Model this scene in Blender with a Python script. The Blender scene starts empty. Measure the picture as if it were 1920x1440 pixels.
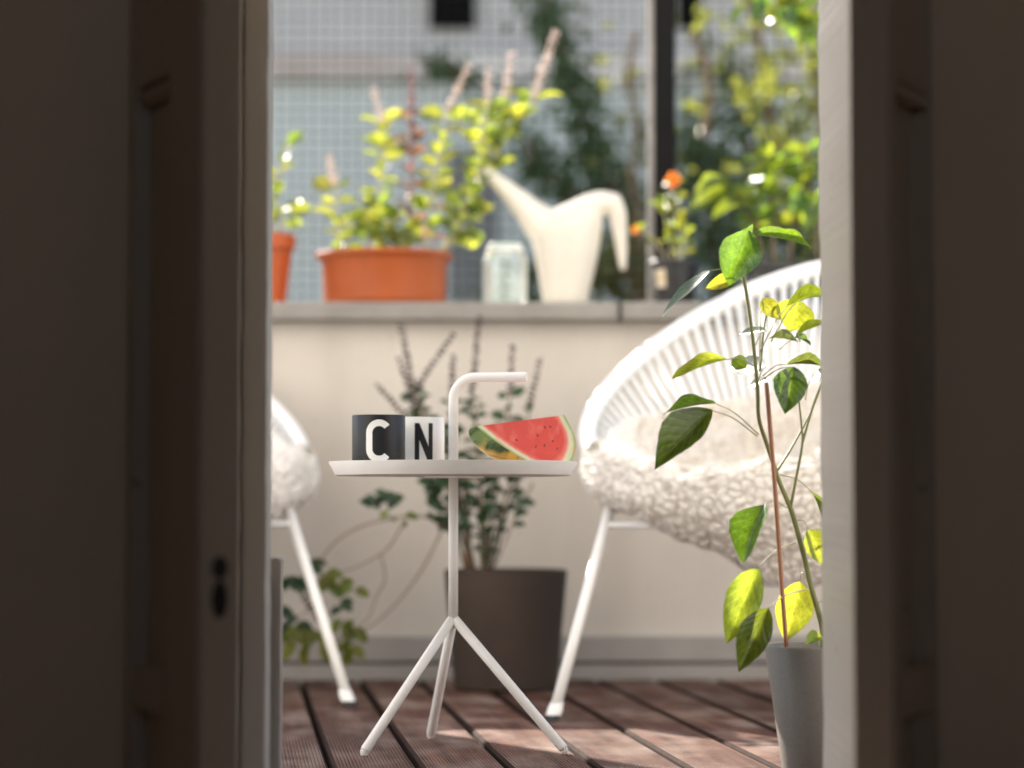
import bpy, bmesh, math, random
import numpy as np
from mathutils import Vector, Matrix, noise
R = math.radians
random.seed(7)
S = bpy.context.scene
C = S.collection

# ------------------------------------------------------------------ camera, sky, sun, exposure
FPX, HOR, CH = 4533.0, 945.0, 0.3717        # focal length in photo pixels, horizon row, camera height
PITCH = math.atan((HOR - 720) / FPX)
cam_d = bpy.data.cameras.new('camera'); cam = bpy.data.objects.new('camera', cam_d); C.objects.link(cam)
cam.location = (0, 0, CH); cam.rotation_euler = (math.pi / 2 + PITCH, 0, 0)
cam_d.sensor_width = 36; cam_d.lens = 36 * FPX / 1920; cam_d.clip_start = .05; cam_d.clip_end = 500
cam_d.dof.use_dof = True; cam_d.dof.focus_distance = 3.50; cam_d.dof.aperture_fstop = 2.1
S.camera = cam

SUN_AZ, SUN_EL = R(32), R(31)               # azimuth: to the left of straight ahead
sun_dir = Vector((-math.sin(SUN_AZ) * math.cos(SUN_EL), math.cos(SUN_AZ) * math.cos(SUN_EL), math.sin(SUN_EL)))
W = bpy.data.worlds.new('World'); S.world = W; W.use_nodes = True
wn = W.node_tree; bg = wn.nodes['Background']
sky = wn.nodes.new('ShaderNodeTexSky'); sky.sky_type = 'NISHITA'; sky.sun_disc = False
sky.sun_elevation = SUN_EL; sky.sun_rotation = -SUN_AZ; sky.air_density = 1.0; sky.dust_density = 1.5; sky.ozone_density = 1.0
wn.links.new(sky.outputs[0], bg.inputs[0]); bg.inputs[1].default_value = 0.13
sl = bpy.data.lights.new('sun', 'SUN'); sl.energy = 5.0; sl.angle = R(.53); sl.color = (1, .93, .82)
so = bpy.data.objects.new('sun', sl); C.objects.link(so)
so.rotation_euler = sun_dir.to_track_quat('Z', 'Y').to_euler(); so.location = sun_dir * 20
S.view_settings.view_transform = 'Standard'; S.view_settings.look = 'None'
S.view_settings.exposure = 1.65; S.view_settings.gamma = 1.0
S.render.engine = 'CYCLES'
S.cycles.use_denoising = True
try: S.cycles.denoiser = 'OPENIMAGEDENOISE'
except Exception: pass
S.cycles.max_bounces = 12; S.cycles.diffuse_bounces = 6; S.cycles.transparent_max_bounces = 12
S.cycles.caustics_refractive = False; S.cycles.sample_clamp_indirect = 6

# ------------------------------------------------------------------ helpers
def at(px, py, d):
    """point of the place seen at photo pixel (px, py), d metres out along the balcony axis"""
    c, s = math.cos(PITCH), math.sin(PITCH)
    u, v = (px - 960) / FPX, -(py - 720) / FPX
    x, y, z = u, c - v * s, s + v * c
    k = d / y
    return Vector((x * k, d, CH + z * k))

def link(o, parent=None):
    C.objects.link(o)
    if parent is not None: o.parent = parent
    return o

def tag(o, label=None, cat=None, group=None, kind=None):
    if label: o['label'] = label
    if cat: o['category'] = cat
    if group: o['group'] = group
    if kind: o['kind'] = kind
    return o

def empty(name, loc=(0, 0, 0), label=None, cat=None, group=None):
    o = bpy.data.objects.new(name, None); o.empty_display_size = .05; C.objects.link(o)
    o.location = loc
    return tag(o, label, cat, group)

def mesh_obj(name, verts, faces, m, parent=None, smooth=False, uvs=None):
    me = bpy.data.meshes.new(name)
    me.from_pydata([tuple(v) for v in verts], [], faces); me.update()
    if smooth: me.polygons.foreach_set('use_smooth', [True] * len(me.polygons))
    if m is not None: me.materials.append(m)
    o = bpy.data.objects.new(name, me)
    if parent is not None and parent.location.length > 0:
        # geometry is written in place coordinates; keep it there under the parent's base
        me.transform(Matrix.Translation(-parent.location))
    return link(o, parent)

def bm_obj(name, bm, m, parent=None, smooth=False):
    me = bpy.data.meshes.new(name); bm.to_mesh(me); bm.free()
    if smooth: me.polygons.foreach_set('use_smooth', [True] * len(me.polygons))
    if m is not None: me.materials.append(m)
    if parent is not None and parent.location.length > 0:
        me.transform(Matrix.Translation(-parent.location))
    return link(bpy.data.objects.new(name, me), parent)

def box(name, a, b, m, parent=None, bev=0.0, seg=2):
    bm = bmesh.new(); bmesh.ops.create_cube(bm, size=1)
    a, b = Vector(a), Vector(b); ctr = (a + b) / 2; d = b - a
    for v in bm.verts: v.co = Vector((v.co.x * d.x, v.co.y * d.y, v.co.z * d.z)) + ctr
    if bev > 0: bmesh.ops.bevel(bm, geom=bm.edges[:], offset=bev, segments=seg, affect='EDGES', profile=.5)
    return bm_obj(name, bm, m, parent, smooth=False)

def tube_geo(pts, rad, n=10, caps=True):
    pts = [Vector(p) for p in pts]
    if not hasattr(rad, '__len__'): rad = [rad] * len(pts)
    V, Fc = [], []
    t0 = (pts[1] - pts[0]).normalized()
    ref = Vector((0, 0, 1)) if abs(t0.z) < .9 else Vector((1, 0, 0))
    nx = t0.cross(ref).normalized()
    for i, p in enumerate(pts):
        if i == 0: t = pts[1] - pts[0]
        elif i == len(pts) - 1: t = pts[-1] - pts[-2]
        else: t = (pts[i + 1] - p).normalized() + (p - pts[i - 1]).normalized()
        t.normalize()
        nx = (nx - t * nx.dot(t)).normalized(); ny = t.cross(nx)
        for k in range(n):
            a = 2 * math.pi * k / n
            V.append(p + (nx * math.cos(a) + ny * math.sin(a)) * rad[i])
    for i in range(len(pts) - 1):
        for k in range(n):
            Fc.append((i * n + k, i * n + (k + 1) % n, (i + 1) * n + (k + 1) % n, (i + 1) * n + k))
    if caps:
        Fc.append(tuple(range(n - 1, -1, -1))); b = (len(pts) - 1) * n; Fc.append(tuple(range(b, b + n)))
    return V, Fc

def tube(name, pts, rad, m, parent=None, n=10):
    V, Fc = tube_geo(pts, rad, n)
    return mesh_obj(name, V, Fc, m, parent, smooth=True)

def merge(*geos):
    V, Fc = [], []
    for v, f in geos:
        o = len(V); V += v; Fc += [tuple(i + o for i in q) for q in f]
    return V, Fc

def smooth_path(pts, k=6):
    pts = [Vector(p) for p in pts]; out = []
    P = [pts[0] * 2 - pts[1]] + pts + [pts[-1] * 2 - pts[-2]]
    for i in range(1, len(P) - 2):
        for j in range(k):
            t = j / k
            a, b, c, d = P[i - 1], P[i], P[i + 1], P[i + 2]
            out.append(.5 * ((2 * b) + (c - a) * t + (2 * a - 5 * b + 4 * c - d) * t * t + (3 * b - a - 3 * c + d) * t ** 3))
    out.append(pts[-1])
    return out

def lathe(name, prof, ctr, m, parent=None, n=48, smooth=True, sx=1, sy=1):
    ctr = Vector(ctr); V, Fc = [], []
    for r, z in prof:
        for k in range(n):
            a = 2 * math.pi * k / n
            V.append(ctr + Vector((r * math.cos(a) * sx, r * math.sin(a) * sy, z)))
    for i in range(len(prof) - 1):
        for k in range(n):
            Fc.append((i * n + k, i * n + (k + 1) % n, (i + 1) * n + (k + 1) % n, (i + 1) * n + k))
    if prof[0][0] > 1e-4: Fc.append(tuple(range(n - 1, -1, -1)))
    if prof[-1][0] > 1e-4: b = (len(prof) - 1) * n; Fc.append(tuple(range(b, b + n)))
    o = mesh_obj(name, V, Fc, m, parent, smooth=smooth)
    if smooth:
        mod = o.modifiers.new('edges', 'EDGE_SPLIT'); mod.split_angle = R(35)
    return o

# ------------------------------------------------------------------ materials
def new_mat(name):
    m = bpy.data.materials.new(name); m.use_nodes = True
    return m, m.node_tree.nodes, m.node_tree.links, m.node_tree.nodes['Principled BSDF']

def mat(name, col, rough=.6, var=.12, scale=8., col2=None, bump=0., bscale=60., spec=.5, coord='Object', detail=6., stretch=(1, 1, 1), metal=0.):
    m, N, L, P = new_mat(name)
    P.inputs['Roughness'].default_value = rough; P.inputs['Specular IOR Level'].default_value = spec; P.inputs['Metallic'].default_value = metal
    tc = N.new('ShaderNodeTexCoord'); mp = N.new('ShaderNodeMapping'); mp.inputs['Scale'].default_value = stretch
    L.new(tc.outputs[coord], mp.inputs[0])
    nz = N.new('ShaderNodeTexNoise'); nz.inputs['Scale'].default_value = scale; nz.inputs['Detail'].default_value = detail
    L.new(mp.outputs[0], nz.inputs['Vector'])
    rp = N.new('ShaderNodeValToRGB'); rp.color_ramp.elements[0].position = .3; rp.color_ramp.elements[1].position = .7
    c2 = col2 or tuple(min(1, c * (1 + var)) for c in col); c1 = col if col2 else tuple(c * (1 - var) for c in col)
    rp.color_ramp.elements[0].color = (*c1, 1); rp.color_ramp.elements[1].color = (*c2, 1)
    L.new(nz.outputs[0], rp.inputs[0]); L.new(rp.outputs[0], P.inputs['Base Color'])
    if bump > 0:
        nb = N.new('ShaderNodeTexNoise'); nb.inputs['Scale'].default_value = bscale; nb.inputs['Detail'].default_value = 8
        L.new(mp.outputs[0], nb.inputs['Vector'])
        b = N.new('ShaderNodeBump'); b.inputs['Strength'].default_value = bump; b.inputs['Distance'].default_value = .01
        L.new(nb.outputs[0], b.inputs['Height']); L.new(b.outputs[0], P.inputs['Normal'])
    return m

def leaf_mat(name, front, glow, rough=.35, trans=.45, veins=True, hue=.03, val=.35):
    """thin leaf: glossy face, light passing through from behind"""
    m, N, L, P = new_mat(name)
    out = N['Material Output']
    oi = N.new('ShaderNodeObjectInfo')
    def shade(col):
        h = N.new('ShaderNodeHueSaturation'); h.inputs['Color'].default_value = (*col, 1)
        m1 = N.new('ShaderNodeMapRange'); m1.inputs['To Min'].default_value = .5 - hue; m1.inputs['To Max'].default_value = .5 + hue
        m2 = N.new('ShaderNodeMapRange'); m2.inputs['To Min'].default_value = 1 - val; m2.inputs['To Max'].default_value = 1 + val
        L.new(oi.outputs['Random'], m1.inputs[0])
        ml = N.new('ShaderNodeMath'); ml.operation = 'MULTIPLY'; ml.inputs[1].default_value = 7.31
        fr = N.new('ShaderNodeMath'); fr.operation = 'FRACT'
        L.new(oi.outputs['Random'], ml.inputs[0]); L.new(ml.outputs[0], fr.inputs[0]); L.new(fr.outputs[0], m2.inputs[0])
        L.new(m1.outputs[0], h.inputs['Hue']); L.new(m2.outputs[0], h.inputs['Value'])
        return h
    hf, hg = shade(front), shade(glow)
    nz = N.new('ShaderNodeTexNoise'); nz.inputs['Scale'].default_value = 3.5
    tc = N.new('ShaderNodeTexCoord'); L.new(tc.outputs['Object'], nz.inputs['Vector'])
    cf, cg = hf.outputs[0], hg.outputs[0]
    if veins:
        uv = N.new('ShaderNodeUVMap'); sp = N.new('ShaderNodeSeparateXYZ'); L.new(uv.outputs[0], sp.inputs[0])
        def math_(op, a, b=None):
            n = N.new('ShaderNodeMath'); n.operation = op
            for i, q in enumerate((a, b)):
                if q is None: continue
                if isinstance(q, (int, float)): n.inputs[i].default_value = q
                else: L.new(q, n.inputs[i])
            return n.outputs[0]
        au = math_('ABSOLUTE', math_('SUBTRACT', sp.outputs[0], .5))
        ph = math_('SUBTRACT', math_('MULTIPLY', sp.outputs[1], 7.5), math_('MULTIPLY', au, 5.0))
        tri = math_('ABSOLUTE', math_('SUBTRACT', math_('FRACT', ph), .5))
        side = math_('LESS_THAN', tri, .045)
        mid = math_('LESS_THAN', au, .022)
        v = math_('MAXIMUM', side, mid)
        def veined(c, f, col):
            mx = N.new('ShaderNodeMix'); mx.data_type = 'RGBA'; mx.inputs['B'].default_value = (*col, 1)
            L.new(math_('MULTIPLY', v, f), mx.inputs['Factor']); L.new(c, mx.inputs['A']); return mx.outputs['Result']
        cf = veined(cf, .35, tuple(min(1, c * 2.2 + .03) for c in front))
        cg = veined(cg, .55, tuple(min(1, c * 1.5 + .05) for c in glow))
        n3 = N.new('ShaderNodeTexNoise'); n3.inputs['Scale'].default_value = 2.6; n3.inputs['Detail'].default_value = 6; n3.inputs['Roughness'].default_value = .7
        mpv = N.new('ShaderNodeVectorMath'); mpv.operation = 'MULTIPLY_ADD'; mpv.inputs[1].default_value = (3, 3, 3); L.new(uv.outputs[0], mpv.inputs[0]); L.new(oi.outputs['Location'], mpv.inputs[2])
        L.new(mpv.outputs[0], n3.inputs['Vector'])
        r3 = N.new('ShaderNodeMapRange'); r3.inputs['From Min'].default_value = .35; r3.inputs['From Max'].default_value = .68; r3.inputs['To Min'].default_value = .62; r3.inputs['To Max'].default_value = 1.2
        L.new(n3.outputs[0], r3.inputs[0])
        def mott(c):
            h = N.new('ShaderNodeHueSaturation'); L.new(r3.outputs[0], h.inputs['Value']); L.new(c, h.inputs['Color']); return h.outputs[0]
        cf, cg = mott(cf), mott(cg)
        bp = N.new('ShaderNodeBump'); bp.inputs['Strength'].default_value = .06; bp.inputs['Distance'].default_value = .02
        L.new(math_('MULTIPLY', tri, 1.0), bp.inputs['Height']); L.new(bp.outputs[0], P.inputs['Normal'])
    L.new(cf, P.inputs['Base Color'])
    P.inputs['Roughness'].default_value = rough; P.inputs['Specular IOR Level'].default_value = .5
    tr = N.new('ShaderNodeBsdfTranslucent'); L.new(cg, tr.inputs[0])
    mx = N.new('ShaderNodeMixShader'); mx.inputs[0].default_value = trans
    L.new(P.outputs[0], mx.inputs[1]); L.new(tr.outputs[0], mx.inputs[2]); L.new(mx.outputs[0], out.inputs[0])
    return m

M = {}
def stucco_mat():
    m, N, L, P = new_mat('beige stucco')
    tc = N.new('ShaderNodeTexCoord')
    def nz(sc, det, stretch=(1, 1, 1), rough=.6):
        mp = N.new('ShaderNodeMapping'); mp.inputs['Scale'].default_value = stretch; L.new(tc.outputs['Object'], mp.inputs[0])
        n = N.new('ShaderNodeTexNoise'); n.inputs['Scale'].default_value = sc; n.inputs['Detail'].default_value = det; n.inputs['Roughness'].default_value = rough
        L.new(mp.outputs[0], n.inputs['Vector']); return n.outputs[0]
    def ramp(i, p0, c0, p1, c1):
        r = N.new('ShaderNodeValToRGB'); e = r.color_ramp.elements; e[0].position = p0; e[0].color = (*c0, 1); e[1].position = p1; e[1].color = (*c1, 1); L.new(i, r.inputs[0]); return r.outputs[0]
    def mul(a, b, f):
        x = N.new('ShaderNodeMix'); x.data_type = 'RGBA'; x.blend_type = 'MULTIPLY'; x.inputs['Factor'].default_value = f; L.new(a, x.inputs['A']); L.new(b, x.inputs['B']); return x.outputs['Result']
    base = ramp(nz(3.0, 5), .35, (.55, .495, .44), .65, (.605, .55, .49))
    run = ramp(nz(7, 5, (1, 1, .12)), .50, (1, 1, 1), .74, (.72, .69, .65))      # water runs
    spot = ramp(nz(28, 3), .66, (1, 1, 1), .72, (.74, .68, .62))                 # small stains
    L.new(mul(mul(base, run, .28), spot, .30), P.inputs['Base Color']); P.inputs['Roughness'].default_value = .92
    b = N.new('ShaderNodeBump'); b.inputs['Strength'].default_value = .3; b.inputs['Distance'].default_value = .008
    L.new(nz(130, 8), b.inputs['Height']); L.new(b.outputs[0], P.inputs['Normal'])
    return m
M['white_metal'] = mat('white powder coated steel', (.78, .755, .72), .38, .03, 30, bump=.03, bscale=900)
M['cord_white'] = mat('white plastic string', (.80, .80, .78), .5, .03, 20)
M['black_rubber'] = mat('black rubber', (.02, .02, .02), .6)
M['black_mug'] = mat('matt black porcelain', (.012, .012, .013), .42, .1, 10, spec=.35)
M['white_mug'] = mat('white porcelain', (.80, .79, .76), .22, .02, 10)
M['terracotta'] = mat('orange plastic terracotta', (.36, .072, .010), .5, .10, 12, bump=.05, bscale=200)
M['terracotta2'] = mat('terracotta', (.40, .072, .009), .55, .10, 12, bump=.05, bscale=200)
M['soil'] = mat('potting soil', (.035, .024, .016), .95, .5, 60, bump=.8, bscale=120)
M['cream_plastic'] = mat('cream plastic', (.72, .675, .60), .35, .05, 9, bump=.04, bscale=60)
def plastic_through(m, col, f):
    N, L = m.node_tree.nodes, m.node_tree.links
    tl = N.new('ShaderNodeBsdfTranslucent'); tl.inputs[0].default_value = (*col, 1)
    mx = N.new('ShaderNodeMixShader'); mx.inputs[0].default_value = f
    L.new(N['Principled BSDF'].outputs[0], mx.inputs[1]); L.new(tl.outputs[0], mx.inputs[2]); L.new(mx.outputs[0], N['Material Output'].inputs[0])
plastic_through(M['cream_plastic'], (.85, .80, .70), .22)
M['black_plastic'] = mat('black plastic', (.012, .012, .013), .4, .3, 20)
M['planter_grey'] = mat('dark grey planter', (.035, .033, .032), .6, .2, 20)
M['concrete_pot'] = mat('brown grey fibre pot', (.040, .025, .017), .85, .16, 9, bump=.25, bscale=90)
M['grey_pot'] = mat('grey stone pot', (.19, .168, .146), .55, .10, 300, bump=.12, bscale=420)
M['stucco'] = stucco_mat()
M['cap'] = mat('weathered stone coping', (.25, .23, .205), .85, .22, 7, bump=.25, bscale=80)
M['skirt'] = mat('grey painted skirting', (.33, .305, .283), .6, .08, 9, bump=.05, bscale=90)
M['sealant'] = mat('dark joint', (.05, .045, .04), .9)
M['post'] = mat('dark steel', (.006, .006, .006), .7, .25, 14, spec=.12, bump=.05, bscale=90)
M['lit_edge'] = mat('sunlit steel edge', (.22, .20, .19), .45, .2, 30)  # lighter grey that paints the sunlit edge of the dark post
M['netting'] = mat('dark net cord', (.012, .012, .013), .9, spec=.1)
M['stake'] = mat('copper brown bamboo', (.40, .17, .085), .55, .2, 14, stretch=(1, 1, .1))
M['stem_green'] = mat('green stem', (.17, .17, .05), .5, .25, 20)
M['stem_brown'] = mat('brown stem', (.13, .085, .05), .75, .3, 30)
M['stem_pale'] = mat('pale stem', (.42, .38, .25), .6, .2, 30)
M['twig'] = mat('grey brown twig', (.26, .19, .14), .8, .2, 30)
M['spike_dark'] = mat('brown mauve flower spike', (.055, .034, .036), .85, .35, 60)
M['spike_pale'] = mat('pale mauve flower spike', (.66, .52, .46), .8, .2, 60)
M['spike_red'] = mat('dark red shoot', (.26, .13, .13), .7, .3, 40)
M['orange_petal'] = leaf_mat('orange petal', (.75, .24, .03), (.75, .27, .04), .5, .45, hue=.01, val=.1, veins=False)
M['pepper_leaf'] = leaf_mat('pepper leaf', (.030, .070, .020), (.30, .43, .02), .22, .30, val=.35)
M['pepper_gloss'] = leaf_mat('glossy pepper leaf', (.035, .075, .030), (.20, .30, .02), .40, .14, val=.2)
M['pepper_yellow'] = leaf_mat('yellowing pepper leaf', (.16, .24, .02), (.58, .60, .04), .30, .5, val=.12)
M['basil_leaf'] = leaf_mat('dark shrub leaf', (.035, .07, .040), (.10, .20, .03), .45, .25, val=.3)
M['trail_leaf'] = leaf_mat('trailing leaf', (.12, .16, .03), (.42, .40, .03), .5, .4, val=.3)
M['bowl_leaf'] = leaf_mat('bowl herb leaf', (.11, .16, .06), (.46, .50, .04), .30, .46, val=.45, veins=False)
M['bowl_leaf_red'] = leaf_mat('bowl reddish leaf', (.12, .06, .05), (.42, .20, .10), .4, .42, val=.45, veins=False)
M['shrub_leaf'] = leaf_mat('glossy shrub leaf', (.05, .10, .03), (.34, .44, .03), .25, .5, veins=False)
M['vine_leaf'] = leaf_mat('climber leaf', (.040, .075, .030), (.14, .20, .03), .5, .35, veins=False)
M['vine_leaf2'] = leaf_mat('yellow green climber leaf', (.07, .095, .035), (.24, .28, .04), .45, .5, veins=False)
M['far_wall'] = mat('white render tinted to bluish shade', (.37, .415, .42), .9, .07, 2.2, bump=.2, bscale=30)  # bluish tone of the shade is mixed into the white render's colour
M['far_grey'] = mat('grey render', (.33, .31, .30), .9, .2, 4, bump=.2, bscale=30)
M['dark_glass'] = mat('dark opening', (.004, .004, .004), 1.0, spec=0.)
M['far_frame'] = mat('grey window frame', (.10, .11, .12), .5)
M['plaster'] = mat('room plaster', (.78, .66, .52), .92, .06, 2.0, bump=.08, bscale=60)
M['facade'] = mat('facade render', (.56, .555, .545), .9, .06, 3.0, bump=.2, bscale=80)
M['ground'] = mat('courtyard ground', (.20, .19, .17), .95, .3, .6, bump=.3, bscale=8)
M['room_floor'] = mat('brown floor boards', (.42, .33, .24), .5, .2, 3, stretch=(1, .1, 1))

M['paint_white'] = mat('white window paint', (.75, .74, .72), .45, .03, 8)
def paint_mat():
    m, N, L, P = new_mat('old cream door paint')
    tc = N.new('ShaderNodeTexCoord')
    n1 = N.new('ShaderNodeTexNoise'); n1.inputs['Scale'].default_value = 3; n1.inputs['Detail'].default_value = 5
    n2 = N.new('ShaderNodeTexNoise'); n2.inputs['Scale'].default_value = 22; n2.inputs['Detail'].default_value = 8; n2.inputs['Roughness'].default_value = .65
    for n in (n1, n2): L.new(tc.outputs['Object'], n.inputs['Vector'])
    r1 = N.new('ShaderNodeValToRGB'); r1.color_ramp.elements[0].color = (.50, .43, .345, 1); r1.color_ramp.elements[1].color = (.60, .53, .44, 1)
    r2 = N.new('ShaderNodeValToRGB'); r2.color_ramp.elements[0].position = .66; r2.color_ramp.elements[1].position = .69
    L.new(n1.outputs[0], r1.inputs[0]); L.new(n2.outputs[0], r2.inputs[0])
    mx = N.new('ShaderNodeMix'); mx.data_type = 'RGBA'; mx.inputs['B'].default_value = (.24, .18, .13, 1)
    L.new(r2.outputs[0], mx.inputs['Factor']); L.new(r1.outputs[0], mx.inputs['A']); L.new(mx.outputs['Result'], P.inputs['Base Color'])
    b = N.new('ShaderNodeBump'); b.inputs['Strength'].default_value = .3; b.inputs['Distance'].default_value = .004
    L.new(n2.outputs[0], b.inputs['Height']); L.new(b.outputs[0], P.inputs['Normal']); P.inputs['Roughness'].default_value = .5
    return m
M['paint'] = paint_mat()

def deck_mat():
    m, N, L, P = new_mat('weathered red brown decking')
    oi = N.new('ShaderNodeObjectInfo'); tc = N.new('ShaderNodeTexCoord')
    ad = N.new('ShaderNodeVectorMath'); ad.operation = 'ADD'
    cb = N.new('ShaderNodeCombineXYZ'); ml = N.new('ShaderNodeMath'); ml.operation = 'MULTIPLY'; ml.inputs[1].default_value = 37
    L.new(oi.outputs['Random'], ml.inputs[0]); L.new(ml.outputs[0], cb.inputs[0]); L.new(ml.outputs[0], cb.inputs[1])
    L.new(tc.outputs['Object'], ad.inputs[0]); L.new(cb.outputs[0], ad.inputs[1])
    mp = N.new('ShaderNodeMapping'); mp.inputs['Scale'].default_value = (30, 1.6, 6); L.new(ad.outputs[0], mp.inputs[0])
    n1 = N.new('ShaderNodeTexNoise'); n1.inputs['Scale'].default_value = 1.6; n1.inputs['Detail'].default_value = 7; L.new(mp.outputs[0], n1.inputs['Vector'])
    mp2 = N.new('ShaderNodeMapping'); mp2.inputs['Scale'].default_value = (5, 2.5, 5); L.new(ad.outputs[0], mp2.inputs[0])
    n2 = N.new('ShaderNodeTexNoise'); n2.inputs['Scale'].default_value = 2; n2.inputs['Detail'].default_value = 6; L.new(mp2.outputs[0], n2.inputs['Vector'])
    r1 = N.new('ShaderNodeValToRGB'); e = r1.color_ramp.elements
    e[0].position = .30; e[0].color = (.060, .026, .018, 1); e[1].position = .72; e[1].color = (.160, .080, .058, 1)
    L.new(n1.outputs[0], r1.inputs[0])
    r2 = N.new('ShaderNodeValToRGB'); e = r2.color_ramp.elements; e[0].position = .45; e[1].position = .75
    L.new(n2.outputs[0], r2.inputs[0])
    mx = N.new('ShaderNodeMix'); mx.data_type = 'RGBA'; mx.inputs['B'].default_value = (.36, .285, .24, 1)
    f = N.new('ShaderNodeMath'); f.operation = 'MULTIPLY'; f.inputs[1].default_value = .66; L.new(r2.outputs[0], f.inputs[0])
    L.new(f.outputs[0], mx.inputs['Factor']); L.new(r1.outputs[0], mx.inputs['A'])
    hs = N.new('ShaderNodeHueSaturation'); mr = N.new('ShaderNodeMapRange'); mr.inputs['To Min'].default_value = .8; mr.inputs['To Max'].default_value = 1.25
    L.new(oi.outputs['Random'], mr.inputs[0]); L.new(mr.outputs[0], hs.inputs['Value']); L.new(mx.outputs['Result'], hs.inputs['Color'])
    L.new(hs.outputs[0], P.inputs['Base Color'])
    P.inputs['Roughness'].default_value = .58; P.inputs['Specular IOR Level'].default_value = .12
    b = N.new('ShaderNodeBump'); b.inputs['Strength'].default_value = .3; b.inputs['Distance'].default_value = .002
    L.new(n1.outputs[0], b.inputs['Height']); L.new(b.outputs[0], P.inputs['Normal'])
    return m
M['deck'] = deck_mat()
M['deck_side'] = mat('shade darkened board side', (.030, .016, .011), .9, .3, 20, spec=.1)  # board sides and chamfers coloured dark to stand for shade in the gaps

def fleece_mat():
    m, N, L, P = new_mat('cream sheepskin')
    tc = N.new('ShaderNodeTexCoord')
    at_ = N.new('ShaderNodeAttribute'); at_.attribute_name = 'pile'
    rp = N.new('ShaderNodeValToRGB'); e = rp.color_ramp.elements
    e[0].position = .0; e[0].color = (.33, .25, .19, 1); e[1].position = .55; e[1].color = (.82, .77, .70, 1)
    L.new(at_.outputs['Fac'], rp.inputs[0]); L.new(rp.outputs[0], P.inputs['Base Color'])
    P.inputs['Roughness'].default_value = .95; P.inputs['Specular IOR Level'].default_value = .1
    P.inputs['Sheen Weight'].default_value = .35; P.inputs['Sheen Roughness'].default_value = .5
    nz = N.new('ShaderNodeTexNoise'); nz.inputs['Scale'].default_value = 420; nz.inputs['Detail'].default_value = 4; L.new(tc.outputs['Object'], nz.inputs['Vector'])
    b = N.new('ShaderNodeBump'); b.inputs['Strength'].default_value = .6; b.inputs['Distance'].default_value = .003
    L.new(nz.outputs[0], b.inputs['Height']); L.new(b.outputs[0], P.inputs['Normal'])
    return m
M['fleece'] = fleece_mat()

def glass_mat():
    m, N, L, P = new_mat('clear glass')
    tr = N.new('ShaderNodeBsdfTransparent'); tr.inputs[0].default_value = (.95, .98, .97, 1)
    gl = N.new('ShaderNodeBsdfGlossy'); gl.inputs['Roughness'].default_value = .08; gl.inputs['Color'].default_value = (1, 1, 1, 1)
    tl = N.new('ShaderNodeBsdfTranslucent'); tl.inputs[0].default_value = (.9, .93, .92, 1)
    lw = N.new('ShaderNodeLayerWeight'); lw.inputs[0].default_value = .22
    m1 = N.new('ShaderNodeMixShader'); m2 = N.new('ShaderNodeMixShader'); m2.inputs[0].default_value = .045
    L.new(lw.outputs['Facing'], m1.inputs[0]); L.new(tr.outputs[0], m1.inputs[1]); L.new(gl.outputs[0], m1.inputs[2])
    L.new(m1.outputs[0], m2.inputs[1]); L.new(tl.outputs[0], m2.inputs[2]); L.new(m2.outputs[0], N['Material Output'].inputs[0])
    return m
M['glass'] = glass_mat()

def melon_flesh():
    m, N, L, P = new_mat('watermelon flesh')
    a = N.new('ShaderNodeAttribute'); a.attribute_name = 'rd'
    tc = N.new('ShaderNodeTexCoord'); nz = N.new('ShaderNodeTexNoise'); nz.inputs['Scale'].default_value = 90; nz.inputs['Detail'].default_value = 6
    L.new(tc.outputs['Object'], nz.inputs['Vector'])
    ad = N.new('ShaderNodeMath'); ad.operation = 'MULTIPLY_ADD'; ad.inputs[1].default_value = .05; L.new(nz.outputs[0], ad.inputs[0]); L.new(a.outputs['Fac'], ad.inputs[2])
    rp = N.new('ShaderNodeValToRGB'); e = rp.color_ramp.elements
    e[0].position = .0; e[0].color = (.60, .028, .009, 1); e[1].position = 1; e[1].color = (.30, .38, .10, 1)
    for p_, c_ in ((.80, (.62, .032, .011)), (.885, (.72, .17, .11)), (.93, (.66, .60, .42)), (1.0, (.55, .58, .34))):
        q = e.new(p_ * .955 + .02); q.color = (*c_, 1)
    L.new(ad.outputs[0], rp.inputs[0])
    n2 = N.new('ShaderNodeTexNoise'); n2.inputs['Scale'].default_value = 38; n2.inputs['Detail'].default_value = 8; L.new(tc.outputs['Object'], n2.inputs['Vector'])
    r2 = N.new('ShaderNodeValToRGB'); r2.color_ramp.elements[0].position = .50; r2.color_ramp.elements[1].position = .72
    L.new(n2.outputs[0], r2.inputs[0])
    mx = N.new('ShaderNodeMix'); mx.data_type = 'RGBA'; mx.inputs['B'].default_value = (.74, .16, .11, 1)
    f = N.new('ShaderNodeMath'); f.operation = 'MULTIPLY'; f.inputs[1].default_value = .55; L.new(r2.outputs[0], f.inputs[0])
    L.new(f.outputs[0], mx.inputs['Factor']); L.new(rp.outputs[0], mx.inputs['A']); L.new(mx.outputs['Result'], P.inputs['Base Color'])
    P.inputs['Roughness'].default_value = .35; P.inputs['Subsurface Weight'].default_value = .25
    P.inputs['Subsurface Radius'].default_value = (.02, .004, .003); P.inputs['Subsurface Scale'].default_value = .5
    b = N.new('ShaderNodeBump'); b.inputs['Strength'].default_value = .4; b.inputs['Distance'].default_value = .004
    L.new(n2.outputs[0], b.inputs['Height']); L.new(b.outputs[0], P.inputs['Normal'])
    return m
M['flesh'] = melon_flesh()

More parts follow.
